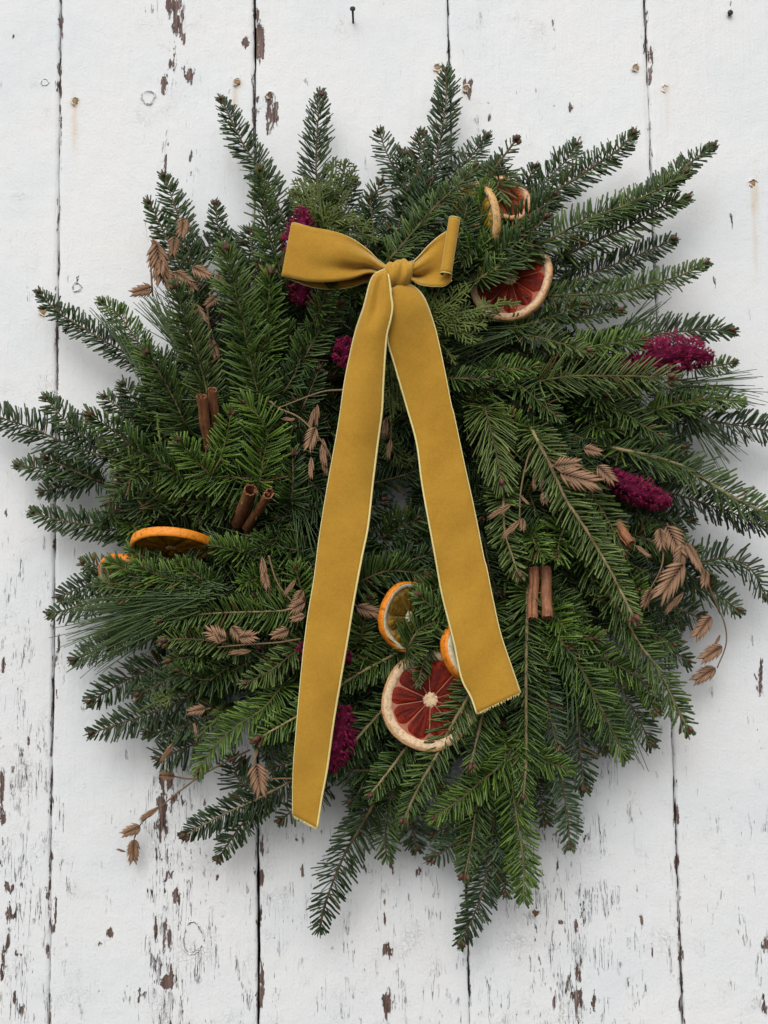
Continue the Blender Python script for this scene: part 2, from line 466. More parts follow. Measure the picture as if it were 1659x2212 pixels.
def tograd(x, z):
    d = np.stack([x, np.zeros_like(x), z], -1) - CAM
    k = FPX / (d @ _F)
    return W / 2 + (d @ _R) * k, H / 2 - (d @ _U) * k

GAP = [.001, .0008, .0007, .0011, .0007, .0009, .0008, .001]
for k in range(len(edges) - 1):
    x0, x1 = edges[k] + GAP[k], edges[k + 1] - GAP[k + 1]
    nx, nz = 66, 380
    u = np.linspace(-1, 1, nx)
    u = np.sign(u) * (1 - (1 - np.abs(u)) ** 1.25)      # finer near the edges
    xs = (x0 + x1) / 2 + u * (x1 - x0) / 2
    zs = np.linspace(WZ, WZ + 1.6, nz)
    X, Z = np.meshgrid(xs, zs, indexing='xy')
    # ragged edges
    el = (vnoise(Z * 90, Z * 0 + 3.3, 40 + k) - 0.5) * 0.0012 + (vnoise(Z * 9, Z * 0, 60 + k) - 0.55) * 0.0016
    er = (vnoise(Z * 90, Z * 0 + 7.1, 80 + k) - 0.5) * 0.0012 + (vnoise(Z * 9, Z * 0, 90 + k) - 0.45) * 0.0016
    wl = np.clip(1 - (X - x0) / 0.012, 0, 1) ** 2
    wr = np.clip(1 - (x1 - X) / 0.012, 0, 1) ** 2
    X = X + el * wl + er * wr
    edge = np.minimum(X - x0, x1 - X)
    Y = -0.0006 * (vnoise(X * 25 + k * 7, Z * 5, 5) - 0.5) * 2 - 0.0004 * (vnoise(X * 160, Z * 45, 6) - 0.5)
    Y = Y + 0.0016 * np.clip(1 - edge / 0.0025, 0, 1) ** 2 + 0.0007 * ((k * 37) % 5 - 2) / 2
    gx, gy = tograd(X, Z)
    wear = np.zeros_like(X)
    for (a, b_, sx, sy, s) in WEAR:
        q = ((gx - a) / (sx * 1.25)) ** 2 + ((gy - b_) / (sy * 1.2)) ** 2
        wear = np.maximum(wear, s * 0.86 * np.exp(-q ** 1.6 * 0.7))
    ew = np.clip(1 - edge / 0.0030, 0, 1) * (0.15 + 0.6 * vnoise(Z * 30, Z * 0 + k, 21))
    wear = np.maximum(wear, ew * 0.85)
    rust = np.zeros_like(X)
    for (a, b_, sx, sy, s) in RUSTS:
        q = ((gx - a) / sx) ** 2 + ((gy - b_) / sy) ** 2
        rust = np.maximum(rust, min(1, s * 1.5) * np.exp(-q))
    crack = np.clip((gy - 1000) / 700, 0, 1) * 0.8
    crack = crack + 0.7 * np.exp(-((gx - 370) / 60) ** 2) + 0.5 * np.exp(-((gx - 1230) / 90) ** 2) * np.clip((gy) / 300, .2, 1)
    crack = crack + 0.5 * np.exp(-((gx - 40) / 60) ** 2) * np.clip((gy - 300) / 600, 0, 1) - 0.55 * np.exp(-((gx - 230) / 70) ** 2) - 0.4 * np.exp(-((gx - 1500) / 110) ** 2) + 0.4 * np.exp(-((gx - 1000) / 120) ** 2) * (gy < 900)
    V = np.stack([X, Y, Z - WZ], -1).reshape(-1, 3)
    i, j = np.meshgrid(np.arange(nz - 1), np.arange(nx - 1), indexing='ij')
    a = (i * nx + j).ravel()
    Q = np.stack([a, a + 1, a + nx + 1, a + nx], -1)
    # side walls and back of the plank
    n0 = len(V)
    bk = V.copy().reshape(nz, nx, 3)[:, [0, -1], :].copy()
    bk[..., 1] = 0.02
    V = np.vstack([V, bk.reshape(-1, 3)])
    E = []
    for r in range(nz - 1):
        E.append((r * nx, (r + 1) * nx, n0 + (r + 1) * 2, n0 + r * 2))
        E.append((r * nx + nx - 1, n0 + r * 2 + 1, n0 + (r + 1) * 2 + 1, (r + 1) * nx + nx - 1))
        E.append((n0 + r * 2, n0 + (r + 1) * 2, n0 + (r + 1) * 2 + 1, n0 + r * 2 + 1))
    z2 = np.zeros(nz * 2)
    me = fastmesh('plank', V, np.vstack([Q, np.array(E)]), [], PAINT,
                  attrs={'wear': np.r_[wear.ravel(), z2 + 1], 'crack': np.r_[crack.ravel(), z2], 'rust': np.r_[rust.ravel(), z2]})
    link('plank', me, wall)
g = Geo()
bx0, bx1 = edges[0], edges[-1]
bv = [(x, y, z) for x in (bx0, bx1) for y in (0.022, 0.032) for z in (0.0, 1.6)]
g.add(bv, [(0, 1, 5, 4), (2, 6, 7, 3), (0, 2, 3, 1), (4, 5, 7, 6), (0, 4, 6, 2), (1, 3, 7, 5)], a=0.3)
link('backing_board', g.mesh('backing_board', DARK, smooth=False), wall)
# nail heads, rusted, each in a ragged pit in the paint
wl0 = np.array([0, 0, WZ])
for (x, y) in NAILS:
    g = Geo()
    p = P(x, y) - wl0
    ns = 16
    V = [p + np.array([0, -0.0012, 0.0003])]
    for (r, yy) in ((0.0016, -0.0009), (0.0027, -0.0006), (0.0032, 0.0008)):
        for q in range(ns):
            an = q / ns * 2 * math.pi
            rr = r * (1 + 0.13 * math.sin(3 * an + x) + 0.10 * math.sin(5 * an + y)) * rng.uniform(.9, 1.1)
            V.append(p + np.array([rr * math.cos(an), yy + rng.normal(0, .00015), rr * math.sin(an)]))
    T = [(0, 1 + q, 1 + (q + 1) % ns) for q in range(ns)]
    Q = [(1 + r * ns + q, 1 + (r + 1) * ns + q, 1 + (r + 1) * ns + (q + 1) % ns, 1 + r * ns + (q + 1) % ns) for r in range(2) for q in range(ns)]
    g.add(V, Q, T, 0.15 if x in (583, 1157) else rng.uniform(.55, .85))
    nh = link('nail_head', g.mesh('nail_head', RUSTM), wall)
    e = Geo()
    for (a0, a1) in ((0.2, 2.9), (3.3, 4.9)):
        an = np.linspace(a0 + rng.uniform(-.3, .3), a1 + rng.uniform(-.4, .4), 14)
        rr = 0.0037 * (1 + 0.13 * np.sin(3 * an + x) + 0.10 * np.sin(5 * an + y)) + rng.normal(0, .00025, 14)
        tube(e, np.stack([p[0] + np.cos(an) * rr, -0.0012 + rng.normal(0, .0003, 14), p[2] + np.sin(an) * rr], -1), 0.0007 * np.abs(np.sin(np.linspace(.3, 2.9, 14))) + .0002, 5, rng.uniform(.3, .9), jit=.2)
    link('paint_lip', e.mesh('paint_lip', KNOTM), nh)
# nails standing out of the boards
for (x, y, ln, up) in ((763, 52, 0.016, 0.007), (1575, 34, 0.004, 0.001)):
    g = Geo()
    p = P(x, y) - wl0
    tip = p + np.array([0, -ln, up])
    tube(g, spline([p + np.array([0, 0.004, 0]), tip], 4), 0.0011, 8, 0.4)
    d = unit(tip - p)
    tube(g, [tip - d * 0.0004, tip + d * 0.0010], [0.0029, 0.0026], 10, 0.5)
    link('nail', g.mesh('nail', IRON), wall)
# knots showing through the paint
for (x, y, rx, ry) in ((320, 210, 14, 14), (417, 2026, 20, 30), (97, 178, 8, 7), (166, 620, 9, 9)):
    p = P(x, y) - wl0
    ring, lip = Geo(), Geo()
    for (gg, k0, arcs, rt, yy) in ((ring, 1.0, ((0.3, 2.2), (2.5, 4.1), (4.5, 6.0)), 0.00040, -0.0004), (lip, 1.10, ((-0.2, 1.8), (3.0, 5.6)), 0.0007, -0.0003)):
        for (a0, a1) in arcs:
            an = np.linspace(a0, a1 + rng.uniform(-.3, .3), 16)
            rr = k0 * (1 + 0.07 * np.sin(3 * an + x) + 0.03 * rng.normal(size=16))
            path = np.stack([p[0] + np.cos(an) * rr * rx * PX, np.full(16, yy), p[2] + np.sin(an) * rr * ry * PX], -1)
            tube(gg, path, rt * (0.3 + 0.9 * rng.random(16)), 5, rng.uniform(.4, .9), jit=.2)
    kn = link('knot', ring.mesh('knot', CRACKM), wall)
    link('paint_lip', lip.mesh('paint_lip', KNOTM), kn)

# ------------------------------------------------------------------ the wreath
WC = P(850, 1090, 0.0)
wreath = thing('evergreen_wreath', 'large round evergreen wreath of fir, cedar and pine sprigs hanging on the white planks', 'wreath', WC)

def build_needles(path, opt):
    """arrays of the needles of one fir sprig along path (world)"""
    n = len(path)
    seg = np.r_[0, np.cumsum(np.linalg.norm(np.diff(path, axis=0), axis=1))]
    L = seg[-1]
    ln0 = opt.get('L', 36) * PX * 1.06
    sp = opt.get('sp', 0.0036)
    T, N, B = frames(path)
    roll = opt.get('roll', rng.normal(0, 0.22))
    if opt.get('flip'): roll += math.pi
    rows = [(4, 6, 1.0, 1.0), (27, 8, 0.95, 1.0), (55, 9, 0.70, 0.35), (-22, 7, 0.92, 0.7)]
    if opt.get('style') == 'b':
        rows = [(4, 14, 1.0, 1.0), (36, 14, 0.98, 1.0), (66, 14, 0.85, 0.8), (-30, 12, 0.9, 0.7)]
    if opt.get('style') == 't':     # thin, few needles
        rows = [(6, 9, 1.0, 1.0), (30, 12, 0.8, 0.4)]
    if opt.get('stem') == 'p': rows = [(2, 7, 1.0, 1.0), (24, 9, 0.95, 1.0), (50, 10, 0.7, 0.5), (-24, 7, 0.92, 0.7)]
    S, PH, LM, SD = [], [], [], []
    for (ph, sd, lm, dens) in rows:
        for side in (-1, 1):
            m = max(3, int(L / sp * dens))
            s = (np.arange(m) + 0.5 + rng.uniform(-0.35, 0.35, m)) / m
            S.append(s); PH.append(np.radians(rng.normal(ph, sd, m))); LM.append(np.full(m, lm)); SD.append(np.full(m, side))
    S = np.concatenate(S); PH = np.concatenate(PH); LM = np.concatenate(LM); SD = np.concatenate(SD)
    keep = rng.random(len(S)) > 0.10
    S, PH, LM, SD = S[keep], PH[keep], LM[keep], SD[keep]
    S = 0.03 + S * 0.965
    # crown of short needles round the tip
    m = 9
    S = np.r_[S, np.full(m, 0.995)]; PH = np.r_[PH, rng.uniform(-math.pi, math.pi, m)]; LM = np.r_[LM, rng.uniform(0.7, 1.0, m)]; SD = np.r_[SD, np.ones(m)]
    k = len(S)
    idx = S * L
    p = np.stack([np.interp(idx, seg, path[:, c]) for c in range(3)], -1)
    t = unit(np.stack([np.interp(idx, seg, T[:, c]) for c in range(3)], -1))
    u = unit(np.stack([np.interp(idx, seg, N[:, c]) for c in range(3)], -1))
    b = np.cross(t, u)
    cr, sr = math.cos(roll), math.sin(roll)
    u, b = u * cr + b * sr, b * cr - u * sr
    al = np.radians(rng.normal(opt.get('ang', 66), 5, k))
    ends = np.clip((S - 0.86) / 0.14, 0, 1)
    al = al * (1 - 0.52 * ends)
    D = t * np.cos(al)[:, None] + (b * (np.cos(PH) * SD)[:, None] + u * np.sin(PH)[:, None]) * np.sin(al)[:, None]
    D = unit(D + rng.normal(0, 0.045, (k, 3)) + rng.normal(0, 0.28, (k, 3)) * (rng.random(k) < 0.10)[:, None])
    prof = np.interp(S, [0, 0.12, 0.45, 0.75, 0.9, 1.0], [0.7, 0.95, 1.0, 0.86, 0.66, 0.42])
    ln = ln0 * prof * LM * np.where(rng.random(k) < .05, rng.uniform(.35, .7, k), rng.normal(1, 0.10, k))
    cur = rng.normal(opt.get('curl', 0.12), 0.05, k)
    Wd = unit(t - (t * D).sum(1)[:, None] * D)
    Nn = np.cross(D, Wd)
    sgn = np.sign((Nn * u).sum(1) + 1e-6)
    Nn = Nn * sgn[:, None]
    tw = rng.normal(0, 0.35, k)
    Wd, Nn = Wd * np.cos(tw)[:, None] + Nn * np.sin(tw)[:, None], Nn * np.cos(tw)[:, None] - Wd * np.sin(tw)[:, None]
    w = opt.get('w', 0.00098) * rng.normal(1, 0.1, k)
    rings = [(0.0, 0.5), (0.5, 1.0), (0.95, 0.85)]
    V = np.zeros((k, 13, 3)); A = np.zeros((k, 13))
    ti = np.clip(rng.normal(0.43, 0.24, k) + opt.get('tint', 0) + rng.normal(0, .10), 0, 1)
    for r, (f, wf) in enumerate(rings):
        c = p + D * (ln * f)[:, None] + t * (cur * ln * f * f)[:, None]
        hw = (w * wf)[:, None]
        V[:, r * 4 + 0] = c + Wd * hw
        V[:, r * 4 + 1] = c + Nn * hw * 0.45
        V[:, r * 4 + 2] = c - Wd * hw
        V[:, r * 4 + 3] = c - Nn * hw * 0.45
        A[:, r * 4:r * 4 + 4] = np.clip(ti + (-0.12, 0.0, 0.12)[r], 0, 1)[:, None]
    V[:, 12] = p + D * ln[:, None] + t * (cur * ln)[:, None]
    A[:, 12] = np.clip(ti + 0.25, 0, 1)
    o = (np.arange(k) * 13)[:, None]
    q0 = np.array([[0, 4, 5, 1], [1, 5, 6, 2], [2, 6, 7, 3], [3, 7, 4, 0], [4, 8, 9, 5], [5, 9, 10, 6], [6, 10, 11, 7], [7, 11, 8, 4]])
    t0 = np.array([[8, 12, 9], [9, 12, 10], [10, 12, 11], [11, 12, 8]])
    Q = (o[:, :, None] + q0[None]).reshape(-1, 4)
    Tr = (o[:, :, None] + t0[None]).reshape(-1, 3)
    mq = np.tile(np.array([0, 0, 1, 1, 0, 0, 1, 1]), k)
    mt = np.tile(np.array([0, 0, 1, 1]), k)
    brown = rng.random(k) < 0.015
    mq[np.repeat(brown, 8)] = 2
    mt[np.repeat(brown, 4)] = 2
    # consistent outward winding
    flipw = np.repeat(sgn < 0, 8)
    Q[flipw] = Q[flipw][:, ::-1]
    flipt = np.repeat(sgn < 0, 4)
    Tr[flipt] = Tr[flipt][:, ::-1]
    return V.reshape(-1, 3), Q, Tr, mq, mt, A.ravel()

_bud = Geo()
ovoid(_bud, (0, 0, 0), (0, 0, 1), 0.0070, 0.0024, 7, 6, 0.55)
ovoid(_bud, (0.0026, 0.0005, -0.0012), (0.55, 0.1, 0.8), 0.0058, 0.0020, 7, 6, 0.4)
ovoid(_bud, (-0.0024, 0.001, -0.0014), (-0.55, 0.15, 0.8), 0.0056, 0.0020, 7, 6, 0.7)
ovoid(_bud, (0.0002, -0.0022, -0.0012), (0.05, -0.6, 0.75), 0.0052, 0.0019, 7, 6, 0.6)
BUDMESH = _bud.mesh('bud', BUD)

def sprig_path(pts, hb, ht, n=None, dive=True):
    pts = list(pts)[::-1]              # given tip first
    if dive and hb > 48:               # the cut end is pushed down into the ring
        bx, by = pts[0][0] - pts[1][0], pts[0][1] - pts[1][1]
        bl_ = math.hypot(bx, by)
        pts = [(pts[0][0] + bx / bl_ * 38, pts[0][1] + by / bl_ * 38)] + pts
    d = np.r_[0, np.cumsum(np.hypot(*np.diff(np.array(pts, float), axis=0).T))]
    f = d / d[-1]
    c3 = [P(x, y, (hb + (ht - hb) * q + 4 * 6 * q * (1 - q) * 0.3) / 1000.0) for (x, y), q in zip(pts, f)]
    if dive and hb > 48:
        c3[0] = P(pts[0][0], pts[0][1], max(14, hb - 46) / 1000.0)
    return spline(c3, n or max(10, int(d[-1] / 9)))

def sprig(pts, hb, ht, col='m', **opt):
    path = sprig_path(pts, hb, ht)
    wc = np.array(WC)
    loc = path[0]
    stem = Geo()
    rb = min(opt.get('rad', 0.0013), 0.0024) * 0.86
    n = len(path)
    rad = np.linspace(rb, rb * 0.62, n) * (1 + 0.10 * rng.normal(size=n))
    tube(stem, path - loc, rad, 6, np.clip(rng.normal(0.5, 0.18, n).repeat(6).tolist() + [0.5, 0.5], 0, 1), jit=0.06)
    sm = {'p': STEM_L, 'g': STEM_G}.get(opt.get('stem', 'n'), STEM)
    o = link('fir_sprig', stem.mesh('fir_sprig', sm), wreath)
    o.location = Vector(loc - wc)
    V, Q, T, mq, mt, A = build_needles(path, opt)
    nm = link('needles', fastmesh('needles', V - loc, Q, T, [NEEDLE[col], UNDER, BROWNED], np.r_[mq, mt], {'tint': A}), o)
    nm['kind'] = 'stuff'
    if opt.get('bud', 1):
        b = link('bud', BUDMESH, o)
        b.location = Vector(path[-1] - loc)
        b.rotation_euler = Vector(path[-1] - path[-3]).to_track_quat('Z', 'Y').to_euler()
        s = opt.get('bs', 1.0) * random.uniform(0.75, 1.05)
        b.scale = (s, s, s)
    return o

# fir sprigs as they stand in the photograph: grid pixels, tip first, heights of base and tip off the wall in mm
S = sprig
# --- top, left of the bow
S([(478,215),(522,305),(556,358),(590,420),(620,490)], 62, 38, 'd', L=40)
S([(692,205),(685,290),(683,370),(690,460)], 60, 36, 'd', L=46, ang=48, sp=.0046)
S([(562,368),(567,420),(578,490),(598,560),(610,620)], 80, 82, 'm', L=42, style='b')
S([(355,380),(376,440),(396,500),(415,570),(440,640)], 58, 40, 'd', L=40)
S([(322,437),(345,482),(368,530),(395,590),(420,660)], 60, 48, 'd', L=36)
S([(466,440),(471,490),(487,530),(508,590)], 55, 38, 'd', L=32)
S([(405,540),(440,535),(480,530),(530,520)], 45, 30, 'd', L=40)
S([(540,500),(545,540),(560,590)], 45, 32, 'd', L=45)
S([(488,538),(501,590),(523,690),(543,790),(560,860)], 82, 104, 'm', L=56, style='b', bs=1.4, tint=.05, stem='g')
S([(583,588),(581,640),(575,700),(572,770)], 80, 96, 'g', L=46, style='b', bs=1.3, stem='g')
S([(820,285),(835,330),(862,380),(893,430)], 55, 34, 'd', L=38, style='t', sp=.003)
S([(763,390),(752,430),(738,480)], 50, 38, 'd', L=34)
S([(820,395),(806,450),(788,510)], 55, 42, 'd', L=40, style='t', sp=.003)
S([(640,420),(650,470),(665,530)], 50, 40, 'm', L=40)
S([(530,600),(545,660),(560,720)], 60, 62, 'd', L=40)
# --- top, right of the bow
S([(963,152),(963,215),(955,280),(938,355),(905,440)], 64, 36, 'd', L=44, ang=55)
S([(912,290),(906,340),(902,400),(900,450)], 60, 44, 'd', L=38)
S([(1050,295),(1028,325),(1002,355),(955,410)], 60, 42, 'd', L=42)
S([(1115,302),(1090,335),(1050,387),(1005,437),(965,480)], 72, 70, 'd', L=34, style='t', sp=.0045, rad=.0018, bs=1.2)
S([(1027,360),(995,395),(940,447),(880,517),(842,560)], 96, 92, 'm', L=38, rad=.0017)
S([(932,388),(925,415),(912,445),(895,490)], 70, 64, 'd', L=38)
S([(1245,312),(1225,345),(1200,370),(1150,425)], 58, 36, 'd', L=40)
S([(1368,290),(1330,328),(1280,361),(1235,391),(1195,418),(1140,460)], 70, 44, 'd', L=40, rad=.0017, bs=1.25)
S([(1200,420),(1175,445),(1130,472),(1095,505),(1060,540)], 88, 84, 'm', L=40, rad=.0015)
S([(1155,360),(1136,395),(1105,445)], 62, 56, 'd', L=30)
S([(1540,316),(1488,354),(1430,398),(1370,440),(1310,470)], 74, 50, 'd', L=36, rad=.0017, bs=1.25)
S([(1482,374),(1410,415),(1345,446),(1265,476),(1180,521),(1105,561),(1040,600)], 106, 68, 'm', L=44, rad=.0019, stem='g', bs=1.4)
S([(1485,428),(1430,447),(1362,488),(1285,520),(1220,552)], 78, 60, 'm', L=40, rad=.0015)
S([(1455,518),(1405,540),(1340,566),(1280,590),(1225,612)], 72, 52, 'd', L=38, bs=1.1)
S([(1525,570),(1465,597),(1410,612),(1335,632),(1255,637),(1175,640)], 86, 54, 'm', L=40, rad=.0017, stem='g')
S([(1050,405),(1042,450),(1032,500),(1018,560)], 86, 102, 'g', L=46, ang=45, curl=.25)
S([(1120,460),(1095,480),(1060,510)], 74, 74, 'd', L=34)
S([(1230,560),(1200,590),(1160,630)], 66, 66, 'd', L=36)
S([(1090,430),(1075,470),(1050,520)], 60, 58, 'd', L=36)
# --- left
S([(85,632),(126,674),(170,703),(220,733),(280,768),(330,795)], 58, 32, 'd', L=36)
S([(220,652),(258,682),(288,725),(320,770)], 66, 56, 'g', L=34)
S([(380,618),(402,697),(421,752),(441,820),(450,870)], 88, 104, 'y', L=46, style='b', bs=1.2, tint=-.25, stem='g')
S([(316,762),(346,808),(376,863),(402,920)], 78, 100, 'm', L=56, style='b', bs=1.1)
S([(655,757),(637,807),(612,850)], 74, 84, 'd', L=44)
S([(735,657),(706,692),(677,737),(655,780)], 78, 92, 'm', L=44, bs=1.1)
S([(720,605),(702,642),(684,690)], 76, 128, 'g', L=34)
S([(690,797),(671,842),(650,890)], 74, 84, 'd', L=40)
S([(265,830),(290,862),(325,915)], 58, 50, 'd', L=38)
S([(225,857),(255,880),(295,920)], 54, 46, 'd', L=36)
S([(-45,878),(10,905),(65,923),(120,948),(170,968),(240,992)], 54, 36, 'd', L=48, sp=.0042)
S([(100,860),(140,907),(190,950)], 50, 40, 'd', L=38)
S([(195,897),(240,927),(290,967),(342,998),(390,1025)], 76, 94, 'm', L=46, style='b', bs=1.2)
S([(225,962),(268,997),(310,1038),(345,1085)], 74, 90, 'y', L=42, style='b', tint=-.3, stem='g')
S([(40,1005),(92,1012),(150,1023),(220,1040)], 48, 34, 'd', L=36)
S([(100,990),(145,1010),(200,1035)], 52, 48, 'd', L=34)
S([(92,1062),(140,1050),(200,1040)], 44, 34, 'd', L=34)
S([(72,1107),(125,1123),(185,1133),(245,1143),(300,1155)], 54, 36, 'd', L=38)
S([(260,1104),(295,1102),(335,1098)], 72, 80, 'm', L=30, bs=1.1)
S([(320,1030),(380,1031),(440,1030),(540,1034)], 86, 80, 'g', L=60, sp=.0048, ang=72)
S([(385,950),(415,985),(455,1028)], 84, 98, 'g', L=46, style='b')
S([(500,892),(490,942),(474,995)], 84, 104, 'g', L=46, stem='g')
S([(525,870),(556,897),(577,937),(568,997),(560,1050)], 84, 108, 'g', L=58, style='b', sp=.0044, stem='g')
S([(632,980),(633,1037),(630,1080)], 78, 92, 'm', L=44, bs=1.1)
S([(350,1060),(400,1080),(450,1085)], 72, 66, 'm', L=44)
S([(430,1120),(470,1100),(520,1085)], 70, 66, 'm', L=44)
S([(600,1120),(640,1110),(690,1090)], 66, 66, 'd', L=40)
S([(330,1210),(310,1170),(290,1140)], 80, 86, 'g', L=36, bud=0)
S([(285,1185),(310,1210),(345,1240)], 92, 96, 'g', L=36, bud=0)
S([(455,1175),(490,1185),(530,1195)], 84, 94, 'g', L=40, style='b', bud=0)
S([(520,1000),(560,1010),(600,1000)], 64, 60, 'd', L=44)
S([(440,620),(450,690),(470,760)], 60, 58, 'd', L=42)
S([(500,960),(530,940),(570,930)], 60, 60, 'd', L=40)
S([(690,900),(670,940),(640,980)], 60, 58, 'd', L=40)
S([(620,700),(630,750),(640,800)], 58, 60, 'd', L=42)
S([(560,830),(580,870),(600,910)], 60, 66, 'd', L=42)
# --- right
S([(1262,657),(1210,678),(1150,697),(1100,712)], 78, 92, 'm', L=36, stem='g')
S([(1340,672),(1290,678),(1230,690)], 74, 74, 'm', L=34)
S([(1580,716),(1520,711),(1455,718),(1390,723),(1330,728)], 68, 50, 'd', L=46, ang=56, bs=1.3)
S([(1272,760),(1230,747),(1180,733),(1135,722)], 80, 98, 'y', L=36, tint=-.12)
S([(1390,733),(1330,741),(1275,750),(1230,757)], 78, 84, 'g', L=42)
S([(1450,818),(1380,813),(1305,812),(1230,813),(1165,824)], 84, 104, 'y', L=58, sp=.0042, ang=56, w=.0007, bs=1.7, stem='g')
S([(1055,820),(1010,818),(965,818)], 78, 88, 'm', L=36)
S([(1157,797),(1110,797),(1060,800)], 76, 84, 'g', L=42)
S([(1585,783),(1550,790),(1500,795)], 50, 40, 'm', L=28)
S([(1205,902),(1175,877),(1140,847),(1110,825)], 78, 94, 'm', L=40, tint=.1)
S([(1425,941),(1385,917),(1350,892),(1313,866),(1280,850)], 74, 84, 'm', L=46, stem='g')
S([(1600,868),(1530,860),(1455,876),(1400,890)], 68, 56, 'g', L=42, bud=0)
S([(1700,935),(1610,922),(1555,912),(1505,892),(1455,870)], 56, 44, 'd', L=46, sp=.004)
S([(1700,1128),(1632,1098),(1580,1072),(1530,1042),(1475,1008),(1410,987),(1335,970)], 78, 76, 'm', L=58, sp=.0042, rad=.0028, stem='p')
S([(1665,1142),(1640,1133),(1570,1103),(1505,1082),(1420,1057)], 62, 56, 'd', L=44)
S([(1370,1337),(1325,1245),(1295,1193),(1265,1143),(1225,1083),(1190,1008),(1155,940)], 96, 102, 'y', L=46, ang=66, rad=.0030, stem='p', bs=1.5, tint=-.2, style='b')
S([(1120,1242),(1105,1197),(1090,1147),(1087,1075)], 86, 96, 'y', L=42, style='b', rad=.0019, stem='p', bs=1.5, tint=-.1)
S([(1085,1042),(1076,997),(1062,937),(1050,890)], 84, 98, 'y', L=58, ang=50, curl=.35, sp=.0038, bs=1.2, w=.0008)
S([(1350,1192),(1312,1122),(1282,1072),(1260,1020)], 80, 88, 'y', L=44, tint=-.15)
S([(1175,1200),(1160,1185),(1150,1160)], 76, 104, 'g', L=44, style='b', bud=0)
S([(1200,1204),(1203,1195),(1208,1170),(1215,1140)], 60, 98, 'g', L=54, style='b', bud=1, bs=1.1)
S([(1655,1287),(1620,1228),(1570,1207),(1520,1212),(1460,1220)], 56, 40, 'd', L=48, sp=.0046)
S([(1594,1318),(1550,1285),(1500,1270)], 50, 40, 'd', L=40)
S([(1160,780),(1120,760),(1080,745)], 60, 60, 'd', L=38)
S([(1330,980),(1290,960),(1240,940)], 60, 60, 'd', L=46)
S([(1040,1120),(1060,1090),(1080,1050)], 56, 56, 'd', L=44)
S([(1250,1010),(1230,980),(1200,940)], 68, 70, 'd', L=40)
S([(1400,1060),(1360,1040),(1310,1015)], 66, 66, 'd', L=40)
S([(1470,1150),(1430,1130),(1380,1110)], 62, 56, 'd', L=40)
S([(1180,1150),(1160,1110),(1145,1070)], 62, 66, 'd', L=44)
S([(1300,1300),(1280,1250),(1255,1200)], 66, 66, 'm', L=42)
S([(1075,1280),(1060,1240),(1050,1190)], 60, 62, 'd', L=40)
S([(1440,1260),(1400,1240),(1350,1210)], 60, 56, 'd', L=38)
# --- lower left
S([(108,1327),(150,1315),(200,1300),(260,1290)], 56, 38, 'd', L=38)
S([(345,1342),(425,1328),(500,1323),(575,1321),(640,1318)], 84, 98, 'm', L=42, tint=.08, ang=68, stem='p')
S([(355,1384),(400,1380),(455,1385),(510,1395)], 78, 94, 'y', L=38, bs=1.6, tint=-.15)
S([(365,1428),(400,1420),(440,1415)], 74, 88, 'm', L=36, bs=1.4)
S([(160,1425),(200,1408),(250,1385)], 52, 36, 'd', L=36)
S([(195,1516),(235,1491),(280,1466),(340,1440)], 54, 38, 'd', L=42)
S([(200,1583),(250,1566),(310,1546),(365,1525),(420,1500)], 58, 42, 'd', L=42)
S([(320,1583),(365,1578),(410,1565),(470,1535)], 54, 44, 'd', L=42)
S([(345,1640),(390,1620),(440,1600)], 46, 34, 'd', L=44)
S([(428,1667),(446,1635),(476,1600),(516,1565),(566,1533),(605,1488)], 76, 84, 'g', L=42, stem='g', tint=.08)
S([(557,1596),(600,1571),(645,1546),(700,1515)], 82, 90, 'g', L=40, rad=.0018, stem='p', bs=1.5)
S([(400,1804),(450,1776),(500,1751),(555,1726),(615,1695)], 62, 46, 'd', L=38, rad=.0017, stem='p', bs=1.3)
S([(472,1855),(494,1820),(525,1778),(560,1740)], 52, 36, 'd', L=32)
S([(500,1640),(520,1690),(560,1710)], 40, 30, 'd', L=44)
S([(606,1772),(640,1745),(680,1720)], 56, 46, 'd', L=34, style='t')
S([(530,1476),(575,1455),(615,1426),(650,1395)], 76, 88, 'y', L=38)
S([(525,1262),(535,1258),(560,1250)], 60, 98, 'g', L=48, style='b', bud=0)
S([(640,1225),(645,1255),(660,1300)], 72, 88, 'g', L=44, style='b')
S([(300,1500),(360,1470),(420,1450)], 64, 60, 'd', L=42)
S([(430,1480),(480,1460),(540,1430)], 66, 66, 'd', L=44)
S([(240,1395),(300,1370),(360,1350)], 58, 52, 'm', L=40)
S([(130,1290),(170,1270),(220,1255)], 50, 38, 'd', L=34)
S([(180,1215),(220,1225),(270,1240)], 58, 44, 'm', L=36)
S([(725,1488),(775,1455),(830,1425),(880,1400)], 66, 82, 'm', L=42, rad=.0022, stem='p')
S([(708,1668),(770,1597),(825,1536),(870,1490)], 58, 84, 'm', L=46, rad=.0024, stem='p')
S([(800,1716),(835,1672),(870,1625),(900,1580)], 60, 86, 'm', L=40, rad=.0022, stem='p', bs=1.2)
S([(690,2008),(702,1955),(722,1898),(747,1840),(777,1790),(805,1740)], 68, 36, 'd', L=46, sp=.0044, rad=.0019, bud=0)
S([(690,1625),(740,1660),(820,1665)], 66, 66, 'd', L=44)
S([(835,1850),(832,1810),(838,1760),(850,1700)], 64, 44, 'm', L=44, bud=0)
S([(590,1660),(640,1640),(690,1620)], 58, 52, 'd', L=40)
S([(560,1400),(600,1440),(640,1480)], 58, 60, 'd', L=40)
